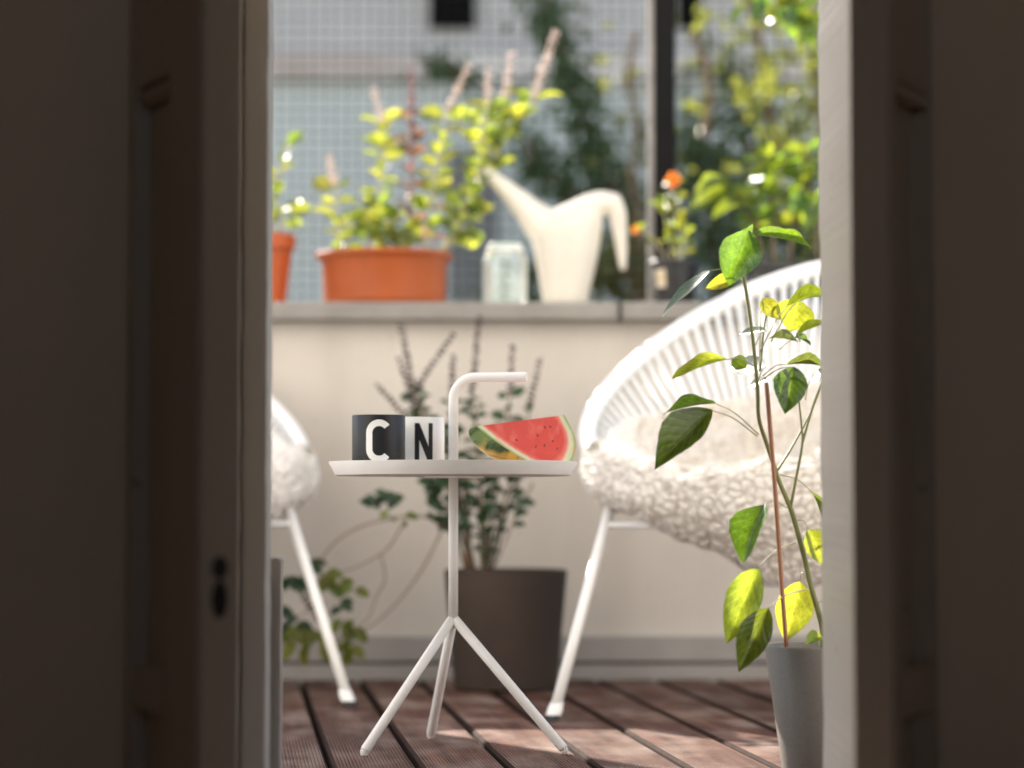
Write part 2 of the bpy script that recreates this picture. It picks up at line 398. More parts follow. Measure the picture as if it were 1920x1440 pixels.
def melon_rind():
    m, N, L, P = new_mat('watermelon rind')
    a = N.new('ShaderNodeAttribute'); a.attribute_name = 'along'
    tc = N.new('ShaderNodeTexCoord')
    nz = N.new('ShaderNodeTexNoise'); nz.inputs['Scale'].default_value = 26; nz.inputs['Detail'].default_value = 5; nz.inputs['Distortion'].default_value = 1.2
    L.new(tc.outputs['Object'], nz.inputs['Vector'])
    rp = N.new('ShaderNodeValToRGB'); e = rp.color_ramp.elements; e[0].position = .42; e[0].color = (.025, .055, .012, 1); e[1].position = .60; e[1].color = (.16, .23, .06, 1)
    L.new(nz.outputs[0], rp.inputs[0])
    ma = N.new('ShaderNodeMath'); ma.operation = 'MULTIPLY_ADD'; ma.inputs[1].default_value = .28; L.new(nz.outputs[0], ma.inputs[0]); L.new(a.outputs['Fac'], ma.inputs[2])
    r2 = N.new('ShaderNodeValToRGB'); e = r2.color_ramp.elements; e[0].position = .36; e[1].position = .44
    L.new(ma.outputs[0], r2.inputs[0])
    mx = N.new('ShaderNodeMix'); mx.data_type = 'RGBA'; mx.inputs['B'].default_value = (.70, .38, .05, 1)
    L.new(r2.outputs[0], mx.inputs['Factor']); L.new(rp.outputs[0], mx.inputs['A']); L.new(mx.outputs['Result'], P.inputs['Base Color'])
    P.inputs['Roughness'].default_value = .3
    return m
M['rind'] = melon_rind()
M['seed'] = mat('melon seed', (.03, .015, .012), .4)

# ------------------------------------------------------------------ ground and far building
mesh_obj('ground', [(-250, -250, -3.2), (250, -250, -3.2), (250, 250, -3.2), (-250, 250, -3.2)], [(0, 1, 2, 3)], M['ground'])
tag(bpy.data.objects['ground'], kind='structure')

FB = 9.0
fb = empty('courtyard_building', (0, FB, -3.2), 'low white rendered building with small dark openings across the courtyard', 'building')
box('wall', (-7, FB, -3.2), (7, FB + 3, 1.96), M['far_wall'], fb)
box('upper_wall', (-7, FB + .03, 2.05), (7, FB + 3, 2.62), mat('upper render', (.34, .345, .35), .9, .08, 3, bump=.2, bscale=30), fb)
box('string_course', (-7, FB - .05, 1.96), (7, FB + 3, 2.05), mat('stained ledge', (.26, .22, .20), .9, col2=(.56, .56, .55), scale=1.6), fb)
box('roof', (-7.1, FB - .06, 2.62), (7.1, FB + 3.1, 2.70), M['far_grey'], fb, .01)
for (x0, x1, y0, y1) in ((806, 890, -70, 50), (1271, 1313, -70, 50)):
    a, b = at(x0, y1, FB), at(x1, y0, FB)
    w = box('window', (a.x, FB - .012, a.z), (b.x, FB + .02, min(b.z, 2.56)), M['dark_glass'], fb)
a, b = at(842, 560, FB), at(930, 285, FB)
w = box('window', (a.x, FB - .03, a.z), (b.x, FB - .002, b.z), M['far_frame'], fb, .004)
box('pane', (a.x + .02, FB - .036, a.z + .02), (b.x - .02, FB - .031, b.z - .02), M['dark_glass'], w)
for o in (w.children[0],):
    pass

# ------------------------------------------------------------------ own building: facade, room, door frame, shutters
JX0, JX1, D0, D1 = -.335, .393, 2.72, 3.04
house = empty('apartment_house', (0, D1, 0), 'rendered house wall framing the balcony doorway', 'building')
box('wall', (-5, D0, -3.2), (JX0, D1, 7), M['facade'], house)
box('wall', (JX1, D0, -3.2), (5, D1, 7), M['facade'], house)
box('lintel', (JX0, D0, 2.2), (JX1, D1, 7), M['facade'], house)
box('threshold', (JX0, D0, -3.2), (JX1, D1, -.01), M['facade'], house)
# plaster skin on the room side, jamb lining in old paint
for nm, a, b, m in (('wall_front', (-2.2, D0 - .012, 0), (JX0 - .0, D0 - .002, 2.7), M['plaster']),
                    ('wall_front', (JX1 + .0, D0 - .012, 0), (2.2, D0 - .002, 2.7), M['plaster']),
                    ('wall_front', (JX0, D0 - .012, 2.2), (JX1, D0 - .002, 2.7), M['plaster']),
                    ('wall_left', (-2.3, -2.6, 0), (-2.2, D0 - .002, 2.7), M['plaster']),
                    ('wall_right', (2.2, -2.6, 0), (2.3, D0 - .002, 2.7), M['plaster']),
                    ('wall_back', (-2.2, -2.6, 0), (.2, -2.5, 2.7), M['plaster']), ('wall_back', (1.5, -2.6, 0), (2.2, -2.5, 2.7), M['plaster']),
                    ('wall_back', (.2, -2.6, 0), (1.5, -2.5, 1.4), M['plaster']), ('wall_back', (.2, -2.6, 2.4), (1.5, -2.5, 2.7), M['plaster']),
                    ('ceiling', (-2.3, -2.6, 2.7), (2.3, D0 - .002, 2.8), M['plaster']),
                    ('floor', (-2.3, -2.6, -.1), (2.3, D0 - .002, -.004), M['room_floor'])):
    tag(box(nm, a, b, m), kind='structure')
rw = empty('fill_window', (.85, -2.55, 1.4), 'unseen white framed window added in the back wall for fill light', 'window')  # window added out of view to bring fill light into the dark room
for a, b in (((.201, -2.58, 1.401), (.26, -2.52, 2.399)), ((1.44, -2.58, 1.401), (1.499, -2.52, 2.399)), ((.26, -2.58, 1.401), (1.44, -2.52, 1.46)), ((.26, -2.58, 2.34), (1.44, -2.52, 2.399)), ((.82, -2.575, 1.46), (.88, -2.525, 2.34))):
    box('frame_bar', a, b, M['paint_white'], rw, .002)
frame = empty('door_frame', (0, D1, 0), 'old chipped cream painted frame lining the doorway', 'door frame')
def wavy_board(name, a, b, m, parent, axis_n=60, amp=.0012, seed=0):
    """painted board whose long edges are slightly uneven from old paint"""
    bm = bmesh.new(); bmesh.ops.create_cube(bm, size=1)
    a, b = Vector(a), Vector(b); ctr = (a + b) / 2; d = b - a
    for v in bm.verts: v.co = Vector((v.co.x * d.x, v.co.y * d.y, v.co.z * d.z)) + ctr
    bmesh.ops.bevel(bm, geom=bm.edges[:], offset=min(.003, d.x * .3, d.y * .3), segments=2, affect='EDGES')
    for i in range(1, axis_n):
        z = a.z + d.z * i / axis_n
        g = bm.verts[:] + bm.edges[:] + bm.faces[:]
        bmesh.ops.bisect_plane(bm, geom=g, plane_co=(0, 0, z), plane_no=(0, 0, 1))
    for v in bm.verts:
        q = Vector((v.co.x * 9 + seed, v.co.y * 9, v.co.z * 26))
        v.co.x += noise.noise(q) * amp; v.co.y += noise.noise(q + Vector((5, 5, 5))) * amp
        if noise.noise(q * 3.1) > .45: v.co.x += (ctr.x - v.co.x) * .02
    return bm_obj(name, bm, m, parent, smooth=False)
wavy_board('jamb', (JX1 - .004, D0 - .02, -.004), (JX1 + .002, D1 + .006, 2.19), M['paint'], frame, 150, .0020, 3)
wavy_board('jamb', (JX0 - .002, D0 - .02, -.004), (JX0 + .004, D1 + .006, 2.19), M['paint'], frame, 150, .0016, 8)
wavy_board('frame_post', (JX0 + .0045, D1 - .085, -.004), (-.301, D1 - .012, 2.19), M['paint'], frame, 150, .0012, 12)
wavy_board('plinth_block', (JX0 - .03, D1 + .008, -.004), (at(526, 1045, D1 + .01).x, D1 + .045, at(526, 1045, D1 + .01).z), M['paint'], frame, 20, .001, 15)

def shutter(name, hx, hd, fx, fd, thick, label, side, stf=.44):
    """narrow folding leaf from hinge (hx, hd) to free edge (fx, fd); panels recessed on the room side"""
    L_ = math.hypot(fx - hx, fd - hd)
    root = empty(name, (hx, hd, 0), label, 'shutter')
    root.rotation_euler.z = math.atan2(fd - hd, fx - hx)
    # local: X along the leaf, Y thickness away from the room side, Z up. room side normal = -side*Y
    def lb(nm, x0, x1, y0, y1, z0, z1, bev=.003, parent=None):
        bm = bmesh.new(); bmesh.ops.create_cube(bm, size=1)
        for v in bm.verts:
            v.co = Vector(((x0 + x1) / 2 + v.co.x * (x1 - x0), side * ((y0 + y1) / 2 + v.co.y * (y1 - y0)), (z0 + z1) / 2 + v.co.z * (z1 - z0)))
        bmesh.ops.bevel(bm, geom=bm.edges[:], offset=bev, segments=2, affect='EDGES')
        bmesh.ops.recalc_face_normals(bm, faces=bm.faces[:])
        me = bpy.data.meshes.new(nm); bm.to_mesh(me); bm.free(); me.materials.append(M['paint'])
        return link(bpy.data.objects.new(nm, me), parent or root)
    zt, zb_ = PANEL_T, PANEL_B
    st = L_ * stf; hs = L_ * .08
    lb('stile', L_ - st, L_, 0, thick, .01, 2.15)
    lb('stile', 0, hs, 0, thick, .01, 2.15)
    lb('rail', hs, L_ - st, .001, thick - .001, zt, 2.14)
    lb('rail', hs, L_ - st, .001, thick - .001, zb_ - .05, zb_)
    lb('rail', hs, L_ - st, .001, thick - .001, .012, .06)
    lb('panel', hs, L_ - st, .020, thick - .008, zb_, zt, .001)
    lb('panel', hs, L_ - st, .020, thick - .008, .06, zb_ - .05, .001)
    lb('moulding', hs, L_ - st, .004, .019, zt - .02, zt - .001, .006)
    return root, L_, lb
PANEL_T, PANEL_B = at(1690, 150, 2.62).z, at(1690, 1250, 2.62).z
hx = (at(1748, 700, 2.695).x, 2.695); fx_ = (at(1664, 700, 2.53).x, 2.53)
shutter('shutter_leaf', hx[0], hx[1], fx_[0], fx_[1], .035, 'narrow panelled shutter leaf folded back on the right of the doorway', -1, .14)
hl = (at(238, 700, 2.695).x, 2.695); fl = (at(376, 700, 2.49).x, 2.49)
sroot, sL, lb = shutter('shutter_leaf', hl[0], hl[1], fl[0], fl[1], .045, 'narrow panelled shutter leaf with lock plate holes on the left of the doorway', 1)
kh = at(402, 1065, 2.49).z; k2 = at(402, 1125, 2.49).z
for z0, h in ((kh, .012), (k2, .020)):
    bm = bmesh.new(); bmesh.ops.create_circle(bm, cap_ends=True, segments=20, radius=1)
    for v in bm.verts: v.co = Vector((sL + .0012, .022 + v.co.x * .009, z0 + v.co.y * h))
    me = bpy.data.meshes.new('lock_hole'); bm.to_mesh(me); bm.free(); me.materials.append(M['black_rubber'])
    link(bpy.data.objects.new('lock_hole', me), sroot)

# ------------------------------------------------------------------ balcony floor: reeded decking boards
WALL = 5.19
tag(box('balcony_slab', (-3, D1 + .004, -.30), (3, WALL + .2, -.030), M['sealant']), kind='structure')
deck = empty('decking', (0, 0, 0)); tag(deck, kind='structure')
BW, GAP, BT = .1165, .0085, .024
def board_mesh(name, length, seed):
    n = 21; prof = [(-BW / 2, -BT), (-BW / 2, -.004), (-BW / 2 + .003, -.0008)]
    x0, x1 = -BW / 2 + .005, BW / 2 - .005; step = (x1 - x0) / n
    for i in range(n):
        x = x0 + i * step
        prof += [(x, 0), (x + step * .50, 0), (x + step * .62, -.0018), (x + step * .88, -.0018)]
    prof += [(x1, 0), (BW / 2 - .003, -.0008), (BW / 2, -.004), (BW / 2, -BT)]
    V = [(x, y, z) for y in (0, length) for x, z in prof]; k = len(prof)
    Fc = [(i, i + 1, k + i + 1, k + i) for i in range(k - 1)] + [(k - 1, 0, k, 2 * k - 1)]
    Fc += [tuple(range(k - 1, -1, -1)), tuple(range(k, 2 * k))]
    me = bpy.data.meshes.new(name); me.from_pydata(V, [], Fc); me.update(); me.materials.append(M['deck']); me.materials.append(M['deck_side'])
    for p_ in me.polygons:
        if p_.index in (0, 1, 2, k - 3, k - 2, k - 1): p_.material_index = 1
    return me
BA = math.atan((442 - 960) / FPX * -1)       # boards run about 6.5 degrees off the wall normal
blen = (WALL - .012 - D1 - .03) / math.cos(BA)
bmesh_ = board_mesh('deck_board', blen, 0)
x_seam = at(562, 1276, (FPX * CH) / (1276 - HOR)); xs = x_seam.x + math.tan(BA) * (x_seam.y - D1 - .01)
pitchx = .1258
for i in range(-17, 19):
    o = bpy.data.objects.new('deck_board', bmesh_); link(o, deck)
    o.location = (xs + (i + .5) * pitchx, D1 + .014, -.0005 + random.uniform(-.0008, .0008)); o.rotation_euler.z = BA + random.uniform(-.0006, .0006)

# ------------------------------------------------------------------ parapet
CAPF, CAPB = 5.15, 5.47
cap_top = at(960, 566, CAPF).z; cap_bot = at(960, 601, CAPF).z
par = empty('parapet_wall', (0, WALL, 0), 'beige stucco balcony parapet with grey stone coping', 'wall')
box('wall', (-3, WALL, -.03), (3, WALL + .22, cap_bot), M['stucco'], par)
xj = at(1163, 580, CAPF).x
edges_ = [xj - 3 * .98 * 1.0, xj - 1.96, xj - .98, xj, xj + .98, xj + 1.96]
for a, b in zip(edges_[:-1], edges_[1:]):
    box('coping_slab', (a + .004, CAPF, cap_bot + .0005), (b - .004, CAPB, cap_top), M['cap'], par, .006, 3)
box('joint', (xj - .0035, CAPF + .008, cap_bot + .001), (xj + .0035, CAPB - .01, cap_top - .004), M['sealant'], par)
z1, z2, z3 = at(960, 1241, WALL - .02).z, at(960, 1246, WALL - .02).z, at(960, 1192, WALL - .02).z
box('skirting_board', (-3, WALL - .022, z1), (3, WALL - .001, z3), M['skirt'], par, .003)
box('skirting_board', (-3, WALL - .018, -.028), (3, WALL - .001, z2), M['skirt'], par, .002)
box('joint', (-3, WALL - .010, z2 + .0002), (3, WALL - .0012, z1 - .0002), M['sealant'], par)
ctop = cap_top + .0003

pier = empty('shade_pier', (-1.17, 5.33, 0), 'unseen broad pier added on the parapet to shade the doorway', 'added pillar')  # pier added out of view to keep direct sun off jamb and room
box('shaft', (-1.86, 5.19, cap_top + .001), (-1.05, 5.45, 3.05), M['facade'], pier, .006)
box('cap_stone', (-1.89, 5.16, 3.051), (-1.02, 5.48, 3.11), M['cap'], pier, .006)

# ------------------------------------------------------------------ post and net behind the parapet
pd = 5.52
post = empty('steel_post', (at(1243, 560, pd).x, pd, 0), 'dark square steel post standing behind the coping', 'post')
a, b = at(1228, 560, pd), at(1266, 0, pd)
box('tube', (a.x, pd, .2), (b.x, pd + .05, 2.30), M['post'], post, .003)
box('sunlit_edge', (a.x - .0135, pd + .004, .2), (a.x - .0005, pd + .045, 2.30), M['lit_edge'], post, .002)  # strip gives the left edge its sunlit tone by colour
box('foot_plate', (a.x - .02, pd - .02, .18), (b.x + .02, pd + .07, .1995), M['post'], post)
nd = 5.60
net = empty('bird_net', (0, nd, .7), 'fine dark mesh bird net stretched above the parapet', 'net')
sp_ = .0257
def cord_mesh(L_, axis):
    V, Fc = tube_geo([(0, 0, 0), Vector(axis) * L_], .0010, 4); me = bpy.data.meshes.new('cord')
    me.from_pydata([tuple(v) for v in V], [], Fc); me.update(); me.materials.append(M['netting']); return me
nx, nz = 116, 60
mv, mh = cord_mesh(sp_ * nz, (0, 0, 1)), cord_mesh(sp_ * nx, (1, 0, 0))
for i in range(nx + 1):
    o = link(bpy.data.objects.new('cord', mv), net); o.location = ((i - nx / 2) * sp_ + random.uniform(-.001, .001), random.uniform(-.002, .002), 0); o.rotation_euler.y = random.uniform(-.002, .002)
for i in range(nz + 1):
    o = link(bpy.data.objects.new('cord', mh), net); o.location = (-nx / 2 * sp_, .0024 + random.uniform(-.001, .001), i * sp_ + random.uniform(-.001, .001)); o.rotation_euler.y = random.uniform(-.0015, .0015)

# ------------------------------------------------------------------ leaves
def leaf_mesh(name, m, shape=.45, fold=.22, droop=.25, wave=.03, seed=0, nl=9, nw=3, serr=0.0, twist=0.0, tip=.72):
    """unit leaf: base at origin, tip at +Y 1, face +Z, full width 1; scaled per leaf"""
    V, Fc, U = [], [], []
    rnd = random.Random(seed)
    for i in range(nl + 1):
        t = i / nl
        w = (t ** shape) * ((1 - t) ** tip); wmax = (shape / (shape + tip)) ** shape * (tip / (shape + tip)) ** tip
        w = w / wmax * .5
        if serr and 0 < i < nl: w *= 1 + rnd.uniform(-serr, serr)
        for j in range(-nw, nw + 1):
            s = j / nw
            x = s * w
            z = abs(s) ** 1.3 * w * fold * 2 - droop * ((t - .0) ** 2 - t) * .55 + wave * math.sin(t * 9 + seed + (s > 0) * 1.3) * abs(s)
            x2 = x * math.cos(twist * t) - z * math.sin(twist * t); z2 = x * math.sin(twist * t) + z * math.cos(twist * t)
            V.append((x2, t, z2)); U.append((.5 + s * .5, t))
    k = 2 * nw + 1
    for i in range(nl):
        for j in range(k - 1): Fc.append((i * k + j, i * k + j + 1, (i + 1) * k + j + 1, (i + 1) * k + j))
    me = bpy.data.meshes.new(name); me.from_pydata(V, [], Fc); me.update()
    me.polygons.foreach_set('use_smooth', [True] * len(me.polygons))
    ul = me.uv_layers.new(name='UVMap')
    for lp in me.loops: ul.data[lp.index].uv = U[lp.vertex_index]
    me.materials.append(m)
    return me

def place_leaf(me, p0, p1, width, normal, parent, name='leaf'):
    p0, p1 = Vector(p0), Vector(p1); y = p1 - p0; L_ = y.length; y.normalize()
    z = Vector(normal); z = z - y * z.dot(y)
    if z.length < 1e-4: z = y.orthogonal()
    z.normalize(); x = y.cross(z)
    o = bpy.data.objects.new(name, me); link(o, parent)
    mt = Matrix((x * width, y * L_, z * L_)).transposed().to_4x4(); mt.translation = p0 - parent.location
    o.matrix_basis = mt
    return o

def leaf_geo(V, Fc, p0, p1, w, normal):
    """small folded leaf of 4 quads appended to a shared mesh"""
    y = p1 - p0; z = normal - y * (normal.dot(y) / max(1e-9, y.dot(y))); z.normalize(); x = y.normalized().cross(z)
    b = len(V); h = z * w * .25
    for t, ww in ((0, .12), (.35, 1), (.7, .8), (1, .05)):
        c = p0 + y * t
        V += [c - x * w * .5 * ww + h * ww, c - z * .0, c + x * w * .5 * ww + h * ww]
    for i in range(3):
        for j in range(2): Fc.append((b + i * 3 + j, b + i * 3 + j + 1, b + i * 3 + j + 4, b + i * 3 + j + 3))

TOCAM = Vector((0, -1, 0))

# ------------------------------------------------------------------ side table
tx, ty = at(850, 900, 3.70).x, 3.70
table = empty('side_table', (tx, ty, 0), 'small round white metal side table with tray top and cane handle', 'table')
zr = at(960, 866, 3.70).z; zb0 = zr - .0215
TRAY = zb0 + .0055
TILT = R(.55)
lathe('tray', [(.001, zb0), (.176, zb0), (.180, zb0 + .001), (.1905, zr - .001), (.1905, zr), (.1890, zr), (.1825, TRAY + .0010), (.180, TRAY), (.001, TRAY)], (tx, ty, 0), M['white_metal'], table, 96)
zj = at(850, 1158, 3.70).z
lathe('underplate', [(.001, zb0 - .003), (.045, zb0 - .003), (.046, zb0 - .0005)], (tx, ty, 0), M['white_metal'], table, 40)
tube('column', [(tx, ty, zj - .006), (tx, ty, zb0 - .0005)], .0074, M['white_metal'], table, 20)
ze = at(950, 708, 3.70).z; xe = at(988, 708, 3.69).x; br = .034
hp = [(tx, ty, TRAY - .0004), (tx, ty, ze - br)]
for k in range(1, 13):
    a = math.pi / 2 * k / 12; hp.append((tx + br * (1 - math.cos(a)), ty - .004 * k / 12, ze - br + br * math.sin(a)))
hp += [(xe - .004, ty - .02, ze), (xe - .0015, ty - .0202, ze), (xe, ty - .0203, ze)]
tube('handle', hp, [.0074] * (len(hp) - 2) + [.0074, .0058], M['white_metal'], table, 20)
for (fxp, fyp, r_) in ((683, 1410, 0), (1058, 1412, 0), (808, 1381, 0)):
    d_ = FPX * CH / (fyp - 3 - HOR); d_ = {683: 3.60, 1058: 3.628, 808: 3.865}[fxp]
    f = at(fxp, fyp, d_); f.z = .006
    top = Vector((tx, ty, zj)); v = (f - top)
    pts = [top + v * .015, top + v * .5, top + v * .985, f]
    tube('leg', pts, [.0074, .0074, .0074, .0064], M['white_metal'], table, 18)
    lathe('foot', [(.0005, .0003), (.0050, .0003), (.0062, .003), (.0060, .008)], (f.x, f.y, 0), M['white_metal'], table, 16)

# ------------------------------------------------------------------ mugs
def wrap_letter(name, polys, ctr, rad, z0, m, parent, ang):
    bm = bmesh.new()
    for poly in polys:
        bm.faces.new([bm.verts.new((x, 0, z)) for x, z in poly])
    bmesh.ops.triangulate(bm, faces=bm.faces[:])
    for i in range(-20, 21):
        bmesh.ops.bisect_plane(bm, geom=bm.verts[:] + bm.edges[:] + bm.faces[:], plane_co=(i * .0015, 0, 0), plane_no=(1, 0, 0))
    bmesh.ops.remove_doubles(bm, verts=bm.verts[:], dist=1e-6)
    for v in bm.verts:
        a = ang + v.co.x / rad
        v.co = Vector((ctr[0] + rad * math.sin(a), ctr[1] - rad * math.cos(a), z0 + v.co.z))
    return bm_obj(name, bm, m, parent)
def c_polys():
    w, h, s = .0400, .064, .0098; r = w / 2; out, inn = [], []
    for k in range(0, 25):
        a = R(38 + (180 - 38) * k / 24); out.append((r * math.cos(a), h - r + r * math.sin(a))); inn.append(((r - s) * math.cos(a), h - r + (r - s) * math.sin(a)))
    for k in range(0, 25):
        a = R(180 + (322 - 180) * k / 24); out.append((r * math.cos(a), r + r * math.sin(a))); inn.append(((r - s) * math.cos(a), r + (r - s) * math.sin(a)))
    return [[out[i], out[i + 1], inn[i + 1], inn[i]] for i in range(len(out) - 1)]
def n_polys():
    w, h, s = .0290, .062, .0072; x = w / 2
    return [[(-x, 0), (-x + s, 0), (-x + s, h), (-x, h)], [(x - s, 0), (x, 0), (x, h), (x - s, h)],
            [(-x + s, h), (-x + s, h - .026), (x - s, 0), (x - s, .026)]]
def mug(ctr, top, body, inner, label, polys, lm, ang):
    o = empty('mug', (ctr[0], ctr[1], TRAY + .0003), label, 'mug', 'letter mugs on the side table')
    z0 = TRAY + .0004; r = .0402
    lathe('body', [(.001, z0), (r - .004, z0), (r - .001, z0 + .0015), (r, z0 + .004), (r, top - .001), (r - .0006, top)], (*ctr, 0), body, o, 64)
    lathe('inside', [(r - .0006, top + .0001), (r - .0022, top + .0002), (r - .0030, top - .001), (r - .003, z0 + .006), (r - .008, z0 + .004), (.001, z0 + .0035)], (*ctr, 0), inner, o, 64)
    wrap_letter('letter', polys, ctr, r + .0004, z0 + .0135, lm, o, ang)
    return o
mtop = at(710, 777, 3.66 - .02).z
c1 = (at(710, 820, 3.655).x, 3.655); c2 = (at(785, 820, 3.752).x, 3.752)
mug(c1, TRAY + .0855, M['black_mug'], M['white_mug'], 'black mug with a white letter C on the side table', c_polys(), M['white_mug'], R(4))
mug(c2, TRAY + .0855, M['white_mug'], M['white_mug'], 'white mug with a black letter N standing behind the black mug', n_polys(), M['black_mug'], R(14))

# ------------------------------------------------------------------ watermelon wedge
def melon():
    al = R(42); cdir = Vector((math.cos(al), math.sin(al), 0))
    P0 = at(893, 798, 3.615)
    # right end of the chord lies on the same line in plan
    d = 3.615
    for _ in range(40):
        q = at(1058, 777, d); d = P0.y + (q.x - P0.x) * math.tan(al)
    P1 = at(1058, 777, d); c = (P1 - P0).normalized()
    nrm = Vector((math.sin(al), -math.cos(al), .0)); nrm = (nrm - c * nrm.dot(c)).normalized()
    def on_face(px, py):
        a, b = at(px, py, 3.0), at(px, py, 4.0); t = (P0 - a).dot(nrm) / (b - a).dot(nrm); return a + (b - a) * t
    arc_px = [(893, 798), (899, 803), (925, 823), (960, 847), (1000, 870), (1034, 882), (1057, 880), (1073, 862), (1080, 836), (1076, 812), (1066, 792), (1058, 777)]
    A = smooth_path([on_face(*p) for p in arc_px], 6); n = len(A)
    wedge = R(78); mid = (P0 + P1) / 2
    root = empty('watermelon_wedge', (mid.x, mid.y + .02, TRAY), 'cut wedge of red watermelon with green and yellow rind on the tray', 'watermelon')
    # cut faces
    def face(name, arc):
        V, Fc, rd = [], [], []
        m0 = P0.lerp(P1, .5); rings = [0, .3, .5, .65, .78, .86, .91, .95, .98, 1.0]
        for t in rings:
            for p in arc: V.append(m0.lerp(p, t)); rd.append(t)
        for i in range(len(rings) - 1):
            for j in range(n - 1): Fc.append((i * n + j, i * n + j + 1, (i + 1) * n + j + 1, (i + 1) * n + j))
        o = mesh_obj(name, V, Fc, M['flesh'], root, smooth=True)
        at_ = o.data.attributes.new('rd', 'FLOAT', 'POINT'); at_.data.foreach_set('value', rd); return o
    def rot(p, phi):
        q = Matrix.Rotation(phi, 3, c) @ (p - P0)
        return P0 + q
    sgn = 1 if rot(A[n // 2], .3).y > A[n // 2].y else -1
    K = 18; V, Fc, al_ = [], [], []
    grid = []
    for k in range(K + 1):
        f = k / K; row = []
        for j, p in enumerate(A):
            s = j / (n - 1); q = rot(p, sgn * wedge * f)
            bul = math.sin(math.pi * f) ** .8 * .055 * ((s / .44) * math.exp(1 - s / .44)) ** 1.4 * (1 - s) ** .5
            row.append(q - c * bul)
        grid.append(row)
    for k in range(K + 1):
        for j in range(n): V.append(grid[k][j]); al_.append(j / (n - 1))
    for k in range(K):
        for j in range(n - 1): Fc.append((k * n + j, (k + 1) * n + j, (k + 1) * n + j + 1, k * n + j + 1))
    low = min(v.z for v in V); dz = (TRAY + .0006) - low
    rind = mesh_obj('rind', V, Fc, M['rind'], root, smooth=True)
    a_ = rind.data.attributes.new('along', 'FLOAT', 'POINT'); a_.data.foreach_set('value', al_)
    face('cut_face', grid[0]); face('cut_face', grid[K])
    for (px, py) in ((1022, 800), (1032, 799), (969, 824), (1005, 836), (1021, 834), (1036, 826), (1008, 815), (1045, 840)):
        p = on_face(px, py); V2, F2 = [], []
        bm = bmesh.new(); bmesh.ops.create_icosphere(bm, subdivisions=1, radius=1)
        ax = random.uniform(0, 6)
        for v in bm.verts:
            e1 = c * math.cos(ax) + nrm.cross(c) * math.sin(ax); e2 = nrm.cross(e1)
            v.co = p + e1 * v.co.x * .0026 + e2 * v.co.y * .0015 + nrm * v.co.z * .0008
        bm_obj('seed', bm, M['seed'], root, True)
    for ch in root.children: ch.location.z += dz
    return root
melon()

